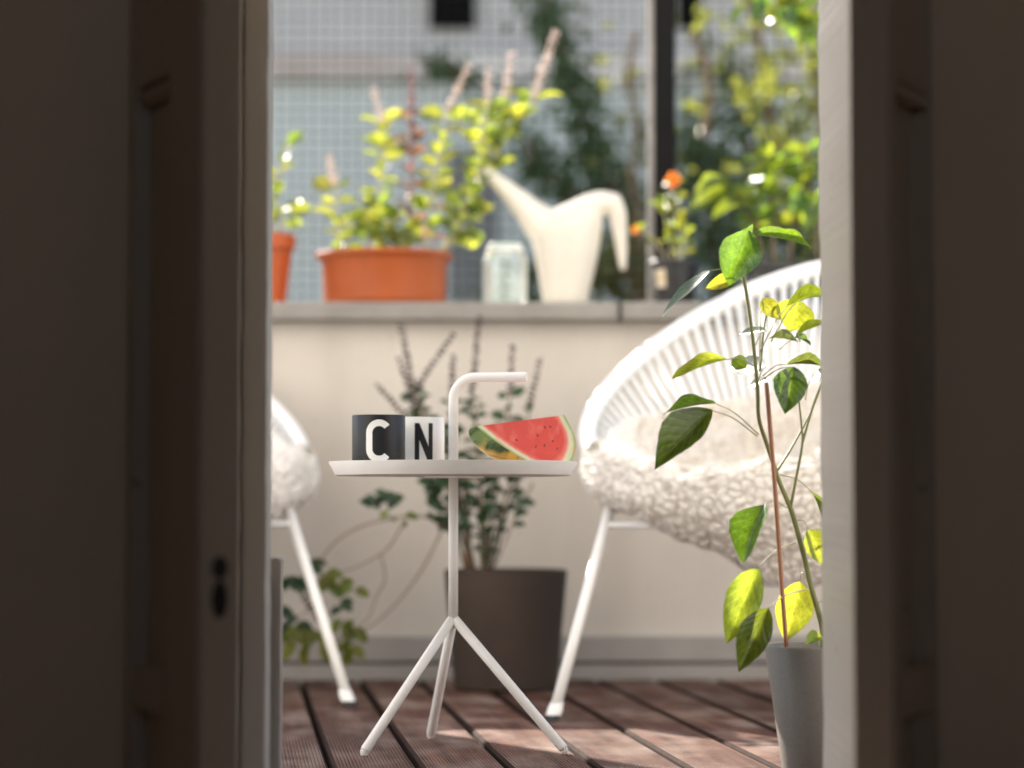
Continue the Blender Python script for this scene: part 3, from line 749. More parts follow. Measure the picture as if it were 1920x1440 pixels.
# ------------------------------------------------------------------ lounge chairs
CX, CY, PSI, CA, YF, YB, ZF, ZB, EX, PE = .5236, 4.5556, -.56, .3709, .3429, .363, .4096, .8575, 1.0561, .9163
def ring_local(t):
    c, s = math.cos(t), math.sin(t)
    y = YB * s if s > 0 else YF * s
    x = CA * math.copysign(abs(c) ** PE, c) * (1 - .10 * s)
    return Vector((x, y, ZF + (ZB - ZF) * max(0, (y + YF) / (YF + YB)) ** EX))
MW = Matrix.Translation((CX, CY, 0)) @ Matrix.Rotation(PSI, 4, 'Z'); MI = MW.inverted()
def loc(p): return MI @ Vector(p)
BOT = Vector((0, -.01, .225)); BR = .052
def build_chair():
    root = empty('lounge_chair', (CX, CY, 0)); root.rotation_euler.z = PSI
    def add(name, V, Fc, m, parent=None, smooth=True):
        me = bpy.data.meshes.new(name); me.from_pydata([tuple(v) for v in V], [], Fc); me.update()
        if smooth: me.polygons.foreach_set('use_smooth', [True] * len(me.polygons))
        me.materials.append(m); return link(bpy.data.objects.new(name, me), parent or root)
    def closed(fn, n, rad, k):
        P = [fn(2 * math.pi * i / n) for i in range(n)]; V, Fc = [], []
        for i, p in enumerate(P):
            t = (P[(i + 1) % n] - P[i - 1]).normalized(); a = t.cross(Vector((0, 0, 1))).normalized(); b = t.cross(a)
            for j in range(k):
                q = 2 * math.pi * j / k
                # wound string makes the rim ribbed
                V.append(p + (a * math.cos(q) + b * math.sin(q)) * rad(i))
        for i in range(n):
            for j in range(k): Fc.append((i * k + j, i * k + (j + 1) % k, ((i + 1) % n) * k + (j + 1) % k, ((i + 1) % n) * k + j))
        return V, Fc
    V, Fc = closed(ring_local, 720, lambda i: .0158 + (.0011 if i % 3 == 1 else 0), 14); add('rim', V, Fc, M['cord_white'])
    V, Fc = closed(lambda t: BOT + Vector((math.cos(t) * BR, math.sin(t) * BR, .0)), 48, lambda i: .007, 10); add('base_ring', V, Fc, M['white_metal'])
    ns = 92
    for i in range(ns):
        # strings run in pairs
        t = 2 * math.pi * (i + .0) / ns
        p = ring_local(t); q = BOT + Vector((math.cos(t) * BR, math.sin(t) * BR, .004))
        v = (q - p).normalized()
        V, Fc = tube_geo([p + v * .006 + Vector((0, 0, .003)), p.lerp(q, .5), q], [.0060, .0056, .0050], 8); add('string', V, Fc, M['cord_white'])
    feet = [loc((.069, 4.18, 0)), loc((.60, 4.02, 0)), loc((.72, 4.93, 0))]
    tops = [loc(at(1143, 955, 4.42)), loc((.74, 4.27, .40)), loc((.70, 4.80, .50))]
    mids = []
    for f, t in zip(feet, tops):
        f0 = Vector((f.x, f.y, 0)); d = t - f0; f = f0 + d.normalized() * .014
        V, Fc = tube_geo([f, f.lerp(t, .5), t], .0098, 16); leg = add('leg', V, Fc, M['white_metal'])
        prof = [(.0105, .040), (.0120, .034), (.0138, .022), (.0140, .014), (.0130, .009)]
        u = d.normalized(); V2 = []; n = 20; ax = Vector((1, 0, 0)); ay = u.cross(ax).normalized(); ax = ay.cross(u)
        V, Fc = [], []
        for r_, h in prof:
            for k in range(n):
                a = 2 * math.pi * k / n; V.append(f0 + u * h + Vector((math.cos(a) * r_, math.sin(a) * r_, 0)))
        for i in range(len(prof) - 1):
            for k in range(n): Fc.append((i * n + k, i * n + (k + 1) % n, (i + 1) * n + (k + 1) % n, (i + 1) * n + k))
        Fc.append(tuple(range(n))); Fc.append(tuple(range((len(prof) - 1) * n, len(prof) * n)))
        add('foot_cap', V, Fc, M['white_metal'], leg)
        V, Fc = [], []
        for h, r_ in ((.0005, .0122), (.0088, .0126)):
            for k in range(n): a = 2 * math.pi * k / n; V.append((f0.x + math.cos(a) * r_, f0.y + math.sin(a) * r_, h))
        Fc = [(k, (k + 1) % n, n + (k + 1) % n, n + k) for k in range(n)] + [tuple(range(n)), tuple(range(n, 2 * n))]
        add('rubber_pad', V, Fc, M['black_rubber'], leg)
        mids.append(f.lerp(t, (.333 - .014) / (t.z - .014)))
    for i, j in ((0, 1), (0, 2), (1, 2)):
        V, Fc = tube_geo([mids[i], mids[j]], .0062, 12); add('cross_bar', V, Fc, M['white_metal'])
    # struts from leg tops to the rim
    for t, ang in zip(tops, (R(236), R(322), R(70))):
        V, Fc = tube_geo([t, ring_local(ang) - Vector((0, 0, .016))], .0075, 12); add('strut', V, Fc, M['white_metal'])
    return root
chair = build_chair()
tag(chair, 'white string lounge chair with a fleece throw, right of the side table', 'chair', 'white string lounge chairs')

def ring_z(p):
    # height of the rim at this place around the shell
    t = math.atan2(p.y / (YB if p.y > 0 else YF), p.x / CA); return ring_local(t).z + .012 if math.hypot(p.x / CA, p.y / (YB if p.y > 0 else YF)) > .80 else -1
def fleece_mesh():
    NT, NV = 840, 260
    sk = {229: (1134, 905, 4.46), 232: (1142, 952, 4.45), 240: (1176, 966, 4.41), 260: (1258, 1003, 4.345), 280: (1382, 1058, 4.28), 300: (1492, 1110, 4.245), 320: (1600, 1092, 4.25), 336: (1720, 1030, 4.27), 345: (1770, 930, 4.29)}
    ks = sorted(sk); kp = [loc(at(*sk[k])) for k in ks]
    sb = [(0, .10), (20, .28), (45, .40), (75, .44), (105, .44), (135, .42), (155, .37), (175, .29), (195, .17), (212, .10), (228, .06), (346, 0.0), (360, .10)]
    V = np.zeros((NT, NV, 3)); pile = np.zeros((NT, NV))
    for i in range(NT):
        t = 360 * i / NT; tr_ = R(t); rim = ring_local(tr_); bot = BOT + Vector((math.cos(tr_) * BR, math.sin(tr_) * BR, 0)) * .0
        outw = Vector((rim.x, rim.y, 0)).normalized()
        path = []
        if 228.5 < t < 346:
            j = max(k for k in range(len(ks) - 1) if ks[k] <= max(t, ks[0])); f = (t - ks[j]) / (ks[j + 1] - ks[j]); f = max(0, min(1, f))
            B_ = kp[j].lerp(kp[j + 1], f)
            B_.z += .004 * math.sin(t * .21) + .002 * math.sin(t * .9 + 1)
            R_ = rim + outw * .026
            for q in range(0, 9):
                u = q / 9
                path.append(B_.lerp(R_ - Vector((0, 0, .012)), u) + outw * .020 * math.sin(math.pi * u))
            path += [rim + outw * .024 + Vector((0, 0, .012)), rim + outw * .010 + Vector((0, 0, .030)), rim - outw * .012 + Vector((0, 0, .034))]
            s0 = .07
        else:
            s0 = np.interp(t, [a for a, b in sb], [b for a, b in sb])
            e = rim.lerp(bot, s0)
            path += [e + Vector((0, 0, .010)) - outw * .012, e + Vector((0, 0, .030)) - outw * .006]
            s0 += .05
        for q in range(1, 11):
            s = s0 + (1 - s0) * q / 10
            p = rim.lerp(bot, s); lift = .022 + .045 * s ** 2
            path.append(p + Vector((0, 0, lift)) - outw * .022 * (1 - s))
        sp2 = smooth_path(path, 6)
        L_ = np.cumsum([0] + [(b - a).length for a, b in zip(sp2[:-1], sp2[1:])]); arr = np.array([tuple(p) for p in sp2])
        g = np.linspace(0, L_[-1], NV)
        for k in range(3): V[i, :, k] = np.interp(g, L_, arr[:, k])
    # centre is shared: pull last column together
    # normals
    dT = np.roll(V, -1, 0) - np.roll(V, 1, 0); dV = np.gradient(V, axis=1); Nn = np.cross(dT, dV)
    ln = np.linalg.norm(Nn, axis=2, keepdims=True); ln[ln < 1e-9] = 1; Nn /= ln
    ref = np.array([0, -.3, 1.0]); mid = V[:, NV - 30]; sgn = np.sign((Nn[NT * 3 // 4, NV - 60] * ref).sum()) or 1
    Nn *= sgn
    for i in range(NT):
        for j in range(NV):
            p = Vector(V[i, j]); n_ = Nn[i, j]
            outside = p.z < ring_z(p) - .004
            lump = noise.noise(p * 13) * .016 + noise.noise(p * 30 + Vector((3, 1, 7))) * .007
            if outside: lump *= .16
            if not outside: lump = lump * 1.1 + (.5 - abs(noise.noise(p * 9 + Vector((2, 5, 1))))) * .030 - .012
            w = Vector((noise.noise(p * 70), noise.noise(p * 70 + Vector((9, 9, 9))), noise.noise(p * 70 + Vector((4, 2, 8))))) * .005
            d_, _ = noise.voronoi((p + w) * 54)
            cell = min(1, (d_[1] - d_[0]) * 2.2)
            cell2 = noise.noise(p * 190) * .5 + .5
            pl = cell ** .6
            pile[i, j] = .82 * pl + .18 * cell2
            edge = min(1, j / 6)
            V[i, j] += n_ * ((lump + pl * (.0042 if outside else .0045) + cell2 * .0014) * edge)
    V[:, -1] = V[:, -1].mean(0)
    F_ = []
    for i in range(NT):
        a, b = i * NV, ((i + 1) % NT) * NV
        for j in range(NV - 1): F_.append((a + j, a + j + 1, b + j + 1, b + j))
    me = bpy.data.meshes.new('throw'); me.from_pydata(V.reshape(-1, 3).tolist(), [], F_); me.update()
    me.polygons.foreach_set('use_smooth', [True] * len(me.polygons))
    a_ = me.attributes.new('pile', 'FLOAT', 'POINT'); a_.data.foreach_set('value', pile.reshape(-1).tolist())
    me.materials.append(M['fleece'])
    # loose curls of wool standing off the surface
    rnd = random.Random(3); PV, PF, pp = [], [], []
    for _ in range(70000):
        i, j = rnd.randrange(NT), int(rnd.random() ** .85 * (NV - 4))
        p = Vector(V[i, j]); n_ = Vector(Nn[i, j]); out_ = p.z < ring_z(p) - .004
        if np.linalg.norm(V[i, j] - V[(i + 1) % NT, j]) < .0022 * rnd.random(): continue
        if out_ and rnd.random() < .94: continue
        tg = Vector((rnd.gauss(0, 1), rnd.gauss(0, 1), rnd.gauss(0, 1))); tg = (tg - n_ * tg.dot(n_)).normalized(); sd_ = tg.cross(n_)
        L_ = rnd.uniform(.006, .012) * (.6 if out_ else 1); wd_ = rnd.uniform(.00028, .0005); b = len(PV)
        pts = [p - n_ * .001, p + n_ * L_ * .45 + tg * L_ * .12, p + n_ * L_ * .70 + tg * L_ * .45 + sd_ * L_ * .15, p + n_ * L_ * .60 + tg * L_ * .85 + sd_ * L_ * .35]
        for q, ww in zip(pts, (1, 1, .8, .4)): PV += [q - sd_ * wd_ * ww, q + sd_ * wd_ * ww]; pp += [.75, .75]
        for q in range(3): PF.append((b + q * 2, b + q * 2 + 1, b + q * 2 + 3, b + q * 2 + 2))
    m2 = bpy.data.meshes.new('wool_curls'); m2.from_pydata([tuple(v) for v in PV], [], PF); m2.update(); m2.materials.append(M['fleece'])
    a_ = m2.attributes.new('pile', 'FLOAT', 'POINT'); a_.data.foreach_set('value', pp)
    return me, m2
fm, fm2 = fleece_mesh()
def throw(root_m, sx, label):
    o = empty('fleece_throw', (0, 0, 0), label, 'throw', 'fleece throws on the chairs')
    o.location = root_m[0]; o.rotation_euler.z = root_m[1]; o.scale.x = sx
    link(bpy.data.objects.new('fleece', fm), o)
    q = link(bpy.data.objects.new('wool_curls', fm2), o); q['kind'] = 'stuff'
    return o
throw(((CX, CY, 0), PSI), 1, 'cream curly fleece throw draped over the front of the right chair')
lx, ly, LPSI = -.792, 4.800, .88
def copy_tree(o, parent=None):
    c = o.copy(); C.objects.link(c); c.parent = parent
    for ch in o.children: copy_tree(ch, c)
    return c
ch2 = copy_tree(chair); ch2.location = (lx, ly, 0); ch2.rotation_euler.z = LPSI; ch2.scale.x = -1
for q in ch2.children:
    if q.name.split('.')[0] in ('leg', 'cross_bar', 'strut'): q.rotation_euler.z = .21
ch2['label'] = 'white string lounge chair mostly hidden by the left door side'
throw(((lx, ly, 0), LPSI), -1, 'white fleece throw on the chair half hidden at left')

# ------------------------------------------------------------------ grey pot with pepper plant
def pot(name, ctr, r_top, r_bot, z0, h, m, lip, root, thick=.006, soil=.02, n=56, lip_h=None):
    prof = [(.001, z0), (r_bot - .003, z0), (r_bot, z0 + .003)]
    if lip:
        lh = lip_h or h * .22
        rl = r_bot + (r_top - r_bot) * (1 - lh / h)
        prof += [(rl - lip, z0 + h - lh), (r_top, z0 + h - lh + .003), (r_top, z0 + h - .002)]
    else: prof += [(r_top, z0 + h - .003)]
    prof += [(r_top - .0015, z0 + h), (r_top - thick + .001, z0 + h), (r_top - thick, z0 + h - .002), (r_top - thick - (r_top - r_bot) * soil * 1.3 / h, z0 + h - soil * 1.3)]
    o = lathe(name, prof, (*ctr, 0), m, root, n)
    rs = r_top - thick - (r_top - r_bot) * soil / h - .0006
    V = [Vector((ctr[0], ctr[1], z0 + h - soil + .004))]; Fc = []; k = 40; rings = 6
    for i in range(1, rings + 1):
        for j in range(k):
            a = 2 * math.pi * j / k; rr = rs * i / rings
            V.append(Vector((ctr[0] + rr * math.cos(a), ctr[1] + rr * math.sin(a), z0 + h - soil + random.uniform(-.002, .004))))
    for j in range(k): Fc.append((0, 1 + j, 1 + (j + 1) % k))
    for i in range(rings - 1):
        for j in range(k): Fc.append((1 + i * k + j, 1 + (i + 1) * k + j, 1 + (i + 1) * k + (j + 1) % k, 1 + i * k + (j + 1) % k))
    mesh_obj('soil', V, Fc, M['soil'], root, smooth=True)
    return o

pd_ = 3.33; pc = at(1540, 1205, pd_); prim = at(1540, 1209, pd_).z
gp = empty('flower_pot', (pc.x, pd_, .0005), 'grey speckled tapered flower pot in front of the right chair', 'flower pot')
pot('body', (pc.x, pd_), .0775, .0535, .0012, prim - .0012, M['grey_pot'], 0, gp, .0045, .012, 72)
pep = empty('pepper_plant', (pc.x, pd_, prim - .012), 'tall leafy pepper plant tied to a thin cane in the grey pot', 'plant')
def PP(px, py, dd=0.): return at(px, py, pd_ + dd)
stems = {
    'main': ([(1541, 1222, 0), (1541, 1175, 0), (1522, 1105, 0), (1508, 1045, 0), (1492, 985, .005), (1481, 950, .005), (1462, 905, .0), (1455, 885, 0), (1437, 830, -.005), (1423, 785, -.01), (1420, 725, -.01), (1412, 640, -.005), (1402, 565, 0), (1394, 515, 0), (1391, 490, 0)], .0040, .0022, 'stem_green'),
    'right': ([(1482, 952, .005), (1492, 900, .0), (1504, 835, -.01), (1503, 800, -.01), (1495, 725, -.01)], .0023, .0012, 'stem_green'),
    'right2': ([(1504, 832, -.01), (1525, 760, -.015), (1550, 690, -.02), (1566, 600, -.03)], .0018, .0012, 'stem_green'),
    'right3': ([(1455, 886, .0), (1490, 830, .02), (1530, 750, .03), (1556, 660, .04)], .0018, .0010, 'stem_green'),
    'fine': ([(1425, 695, -.01), (1432, 620, .02), (1440, 580, .03), (1446, 566, .03)], .0016, .0010, 'stem_green'),
}
for k, (pts, r0, r1, m) in stems.items():
    sp2 = smooth_path([PP(*p) for p in pts], 5); n = len(sp2)
    tube('stem', sp2, [r0 + (r1 - r0) * i / (n - 1) for i in range(n)], M[m], pep, 10)
tube('cane', smooth_path([PP(1475, 1218, -.03), PP(1466, 1100, -.03), PP(1452, 900, -.03), PP(1437, 718, -.02)], 4), .0031, M['stake'], pep, 10)
PLM = [leaf_mesh('leaf', M['pepper_leaf'], .92, .20, .30, .030, s, 18, 4, .030, tw, 1.08) for s, tw in ((1, .2), (2, -.25), (3, .1))]
PLG = [leaf_mesh('leaf', M['pepper_gloss'], .70, .05, .08, .012, s, 16, 4, .03, 0, .95) for s in (7, 8)]
PLY = [leaf_mesh('leaf', M['pepper_yellow'], .80, .14, .22, .03, s, 18, 4, .030, tw, 1.0) for s, tw in ((4, .15), (5, -.2))]
U_, Cm = Vector((0, 0, 1)), TOCAM
def nrm(x, y, z): return Vector((x, y, z))
# base pixel, depth, tip pixel, depth, width px, normal, kind, petiole start (px, py) or None
PLV = [
    ((1404, 432), -.01, (1366, 535), -.02, 80, nrm(.15, -1, .25), 0, (1392, 495)),
    ((1400, 428), .0, (1402, 452), .03, 40, nrm(-.5, -.3, .8), 1, None),
    ((1334, 507), .0, (1236, 598), -.03, 46, nrm(-.72, -.37, .58), 2, (1396, 520)),
    ((1386, 520), .02, (1324, 541), .03, 28, nrm(0, -1, .3), 3, (1400, 550)),
    ((1412, 441), .0, (1521, 463), .01, 34, nrm(-.4, -.5, .8), 1, (1392, 490)),
    ((1385, 512), .0, (1400, 490), .03, 16, nrm(-.5, -.4, .8), 2, (1396, 540)),
    ((1497, 562), .03, (1479, 622), .02, 74, nrm(.0, -1, .2), 3, (1446, 640)),
    ((1428, 560), .03, (1462, 600), .02, 34, nrm(-.1, -1, .1), 3, (1424, 690)),
    ((1476, 574), -.01, (1556, 550), -.03, 30, nrm(.1, -.75, .9), 0, (1425, 660)),
    ((1493, 628), -.01, (1560, 600), -.02, 24, nrm(.0, -1, .8), 3, (1500, 640)),
    ((1496, 640), -.02, (1442, 634), -.03, 34, nrm(.0, -.75, .8), 1, (1462, 655)),
    ((1490, 632), .0, (1520, 648), .02, 22, nrm(.1, -.8, .8), 0, None),
    ((1437, 620), .0, (1384, 628), -.01, 20, nrm(-.72, -.37, .58), 2, (1415, 650)),
    ((1366, 673), .01, (1261, 711), .0, 30, nrm(.1, -.30, 1), 3, (1418, 690)),
    ((1436, 688), .0, (1368, 690), -.02, 46, nrm(-.55, -.5, .7), 2, (1420, 720)),
    ((1400, 690), .02, (1372, 672), .03, 30, nrm(-.3, -1, .3), 0, None),
    ((1488, 688), -.02, (1472, 776), -.04, 64, nrm(-.15, -1, .2), 0, (1425, 715)),
    ((1476, 684), .0, (1548, 687), .01, 20, nrm(.0, -.4, 1), 1, (1430, 705)),
    ((1438, 712), .01, (1400, 727), .0, 24, nrm(-.72, -.37, .58), 2, None),
    ((1520, 712), .0, (1556, 694), .01, 34, nrm(-.72, -.37, .58), 2, (1510, 750)),
    ((1342, 757), -.01, (1244, 776), -.03, 42, nrm(-.45, -.45, .8), 1, (1423, 815)),
    ((1336, 770), -.02, (1227, 880), -.06, 72, nrm(-.35, -1, .4), 0, (1420, 818)),
    ((1436, 944), -.03, (1392, 1056), -.05, 74, nrm(-.55, -.62, .55), 0, (1476, 952)),
    ((1421, 1064), -.03, (1362, 1207), -.05, 66, nrm(-.2, -1, .1), 3, (1492, 1016)),
    ((1441, 1140), -.05, (1385, 1260), -.07, 60, nrm(-.2, -1, .2), 0, (1512, 1105)),
    ((1500, 1090), .03, (1472, 1203), .02, 70, nrm(.1, -1, .1), 3, (1506, 1075)),
    ((1516, 992), -.01, (1548, 1062), -.02, 48, nrm(.2, -1, .1), 3, (1494, 975)),
    ((1522, 922), .0, (1546, 996), .02, 22, nrm(.7, -.6, .5), 1, (1463, 890)),
    ((1545, 1008), .0, (1620, 985), -.02, 40, nrm(.0, -.6, .9), 0, (1510, 1014)),
    ((1546, 1195), .0, (1510, 1208), -.04, 30, nrm(-.2, -.7, .7), 3, (1541, 1190)),
    ((1552, 1140), .0, (1600, 1200), -.03, 50, nrm(.2, -1, .3), 0, (1533, 1130)),
    ((1575, 600), -.03, (1640, 660), -.05, 60, nrm(.2, -1, .5), 0, (1562, 620)),
    ((1565, 590), -.03, (1600, 520), -.01, 50, nrm(.3, -1, .4), 3, (1564, 610)),
    ((1560, 655), .04, (1630, 720), .03, 55, nrm(.0, -1, .4), 0, (1552, 680)),
]
for (b, bd, t, td, wpx, n_, kind, pet) in PLV:
    p0, p1 = PP(b[0], b[1], bd), PP(t[0], t[1], td); w = wpx / (FPX / pd_)
    me = (PLY if kind == 3 else PLM)[random.randrange(2 if kind == 3 else 3)]
    if kind == 2:                               # upper faces turned so that the low sun glances off them
        me = PLG[random.randrange(2)]; n_ = Vector((-.73, -.365, .577)); d_ = p1 - p0
        dy = max(-.07, min(.07, -(n_.x * d_.x + n_.z * d_.z) / n_.y)); p1 = PP(t[0], t[1], bd + dy)
    lf = place_leaf(me, p0, p1, w * 1.0, n_, pep)
    if pet:
        q = PP(pet[0], pet[1], 0); mid = q.lerp(p0, .55) + Vector((0, 0, .006)); pts = smooth_path([q, mid, p0], 4); n = len(pts)
        tube('petiole', pts, [.0011 - .0004 * i / (n - 1) for i in range(n)], M['stem_pale'], pep, 6)

# ------------------------------------------------------------------ flower spikes and leafy stems
def spike_geo(p0, p1, r, n, rnd, taper=.25, bend=.01):
    V, Fc = tube_geo([p0, p0.lerp(p1, .5), p1], [r * .16, r * .14, r * .10], 5)
    r *= 1.25; n = max(5, int((p1 - p0).length / (r * 1.25)))
    ax = (p1 - p0); L_ = ax.length; u = ax.normalized(); e1 = u.orthogonal().normalized(); e2 = u.cross(e1); side0 = Vector((rnd.uniform(-1, 1), 0, 0))
    for i in range(n):
        t = (i + .5) / n; rr = r * (1 - taper * t)
        for k in range(4):
            a = k * math.pi / 2 + (i % 2) * .78 + rnd.uniform(-.3, .3)
            c = p0 + ax * (t + rnd.uniform(-.2, .2) / n) + side0 * (t * t) * L_ * .06 + (e1 * math.cos(a) + e2 * math.sin(a)) * rr * .60; s = rr * rnd.uniform(.34, .60); b = len(V)
            o_ = (e1 * math.cos(a) + e2 * math.sin(a))
            V += [c + o_ * s, c - o_ * s, c + u * s * 1.2, c - u * s, c + u.cross(o_) * s, c - u.cross(o_) * s]
            Fc += [(b, b + 4, b + 2), (b + 4, b + 1, b + 2), (b + 1, b + 5, b + 2), (b + 5, b, b + 2), (b + 4, b, b + 3), (b + 1, b + 4, b + 3), (b + 5, b + 1, b + 3), (b, b + 5, b + 3)]
    return V, Fc

def leafy(root, path_px, depth, r0, r1, stem_m, leaf_meshes, size, count, t0=.1, t1=1., spike=None, rnd=random, spread=1.0, up=.25, hang=0., pairs=True, ddepth=.03):
    """a stem along photo pixels at its own depth with opposite pairs of leaves and an optional flower spike"""
    P = [at(px, py, depth + dd) for px, py, dd in path_px]; sp2 = smooth_path(P, 5); n = len(sp2)
    tube('stem', sp2, [r0 + (r1 - r0) * i / (n - 1) for i in range(n)], M[stem_m], root, 7)
    for i in range(count):
        t = t0 + (t1 - t0) * (i + rnd.uniform(.2, .8)) / count; k = min(n - 2, int(t * (n - 1))); p = sp2[k].lerp(sp2[k + 1], t * (n - 1) - k)
        az = rnd.uniform(0, 6.28)
        for s in ((0, math.pi) if pairs else (0,)):
            a = az + s + rnd.uniform(-.3, .3); L_ = size * rnd.uniform(.7, 1.25) * spread
            d = Vector((math.cos(a), math.sin(a) * .8, up - hang + rnd.uniform(-.35, .35))).normalized()
            nn = Vector((rnd.uniform(-.4, .4), rnd.uniform(-.7, .1), 1)) if rnd.random() < .6 else Vector((rnd.uniform(-.5, .5), -1, rnd.uniform(-.1, .6)))
            place_leaf(rnd.choice(leaf_meshes), p + d * .004, p + d * (L_ + .004), L_ * rnd.uniform(.5, .68), nn, root)
    if spike:
        (sx, sy, sr, scount, sm) = spike
        q = at(sx, sy, depth + path_px[-1][2]); V, Fc = spike_geo(P[-1], q, sr, scount, rnd)
        mesh_obj('flower_spike', V, Fc, M[sm], root, smooth=False)

# brown pot against the parapet with a dark herb shrub
rnd = random.Random(11)
bd_ = 4.90; bc = at(948, 1080, bd_); brz = at(948, 1072, bd_ - .12).z
bp = empty('flower_pot', (bc.x, bd_, .0005), 'large brown grey flower pot on the deck behind the side table', 'flower pot')
sc_ = FPX / bd_
pot('body', (bc.x, bd_), 115 / sc_, 96 / sc_, .0012, brz, M['concrete_pot'], 0, bp, .009, .02, 64)
herb = empty('herb_shrub', (bc.x, bd_, brz - .02), 'dark leaved herb shrub with brown flower spikes in the brown pot', 'plant')
BL = [leaf_mesh('leaf', M['basil_leaf'], .6, .25, .35, .03, s, 6, 2) for s in (1, 2, 3)]
def H(path, spike=None, count=7, t0=.15, size=.030, dd=0., **k):
    leafy(herb, [(x, y, dd + d) for x, y, d in path], bd_, .0038, .0018, k.pop('stem', 'stem_brown'), BL, size, count, t0, spike=spike, rnd=rnd, **k)
H([(880, 1085, 0), (878, 980, 0), (860, 880, 0), (800, 800, .02), (775, 745, .03)], (757, 606, .0075, 26, 'spike_dark'), 12, .3)
H([(885, 1085, -.02), (870, 960, -.02), (840, 850, 0), (795, 775, .01), (780, 730, .02)], (850, 622, .0072, 24, 'spike_dark'), 7, .45)
H([(905, 1085, .0), (900, 950, 0), (895, 830, 0), (885, 740, .0)], (900, 590, .0075, 26, 'spike_dark'), 15, .1)
H([(912, 1085, .02), (925, 950, .03), (945, 830, .03), (957, 740, .03)], (960, 645, .0075, 16, 'spike_dark'), 11, .25)
H([(918, 1085, .0), (950, 960, .01), (985, 860, .02), (992, 760, .02)], (1018, 668, .0068, 16, 'spike_dark'), 9, .3)
H([(895, 1085, .03), (865, 960, .04), (850, 840, .04), (846, 745, .04)], (850, 662, .0070, 14, 'spike_dark'), 9, .2)
H([(890, 1085, .0), (860, 950, .0), (810, 840, .0), (768, 790, .0)], (702, 718, .0068, 16, 'spike_dark'), 7, .4)
H([(892, 1085, -.02), (868, 970, -.02), (830, 860, -.02), (780, 770, -.02)], (745, 668, .0068, 16, 'spike_dark'), 7, .45)
H([(905, 1085, -.03), (912, 1010, -.04), (900, 930, -.04), (905, 880, -.05)], None, 12, .1, .032)
H([(890, 1085, -.03), (860, 990, -.05), (825, 940, -.06), (812, 900, -.06)], None, 12, .25, .034)
H([(880, 1085, -.02), (850, 1000, -.04), (810, 975, -.05)], None, 7, .3, .030)
H([(910, 1085, .0), (935, 980, -.02), (955, 910, -.02), (965, 880, -.02)], None, 8, .2, .030)
tube('cane', [at(874, 1085, bd_ + .01), at(876, 880, bd_ + .02)], .0036, M['stake'], herb, 8)
# long bare twigs that trail to the left and end in leaf clusters
TL = [leaf_mesh('leaf', M['trail_leaf'], .6, .2, .4, .03, s, 6, 2) for s in (5, 6)]
def twig(path, r=.0022, leaves=None):
    P = smooth_path([at(x, y, bd_ + d) for x, y, d in path], 6); n = len(P)
    tube('twig', P, [r * (1.15 - .5 * i / (n - 1)) for i in range(n)], M['twig'], herb, 6)
    for (x, y, d, ln, cnt, ms, hang) in (leaves or []):
        c = at(x, y, bd_ + d)
        for _ in range(cnt):
            a = rnd.uniform(0, 6.28); v = Vector((math.cos(a), math.sin(a) * .6, -hang + rnd.uniform(-.3, .5))).normalized()
            p0 = c + Vector((rnd.uniform(-.02, .02), rnd.uniform(-.015, .015), rnd.uniform(-.015, .015))); L_ = ln * rnd.uniform(.75, 1.2)
            place_leaf(rnd.choice(ms), p0, p0 + v * L_, L_ * .58, Vector((rnd.uniform(-.4, .4), -.8, .5)), herb)
twig([(860, 1010, -.02), (800, 970, -.05), (735, 972, -.06), (670, 990, -.06), (620, 1025, -.05), (585, 1080, -.04)], .0026, [(715, 945, -.06, .032, 9, BL, -.3), (740, 965, -.06, .026, 4, TL, .3), (575, 1060, -.04, .036, 7, BL, .2), (560, 1085, -.04, .036, 6, BL, .7)])
twig([(760, 975, -.06), (725, 1030, -.05), (670, 1062, -.04), (630, 1075, -.03)], .0022, [(625, 1085, -.03, .040, 9, TL, .5), (650, 1098, -.03, .040, 5, TL, .6)])
twig([(715, 1042, -.05), (722, 1085, -.05), (705, 1120, -.04), (690, 1160, -.03), (660, 1180, -.03)], .0019, [(655, 1170, -.03, .042, 5, TL, 1.2), (640, 1130, -.03, .030, 4, BL, .3)])
twig([(835, 980, -.05), (790, 1070, -.04), (730, 1145, -.03), (675, 1185, -.03), (610, 1200, -.02)], .0024, [(600, 1195, -.02, .046, 6, TL, 1.0), (645, 1205, -.02, .042, 4, TL, 1.2)])
twig([(1000, 905, -.02), (960, 985, -.02), (930, 1060, -.02)], .0026, [(985, 935, -.02, .034, 2, BL, .2), (955, 975, -.02, .03, 2, BL, .2)])
twig([(610, 1130, -.02), (570, 1150, -.02), (550, 1160, -.02)], .0015, [(545, 1165, -.02, .042, 5, BL, .4), (540, 1190, -.02, .044, 5, TL, 1.3)])
V, Fc = spike_geo(at(600, 1165, bd_ - .02), at(545, 1085, bd_ - .02), .0065, 12, rnd); mesh_obj('flower_spike', V, Fc, M['spike_dark'], herb)

# ------------------------------------------------------------------ things on the coping
sd = 5.30; ss = FPX / sd
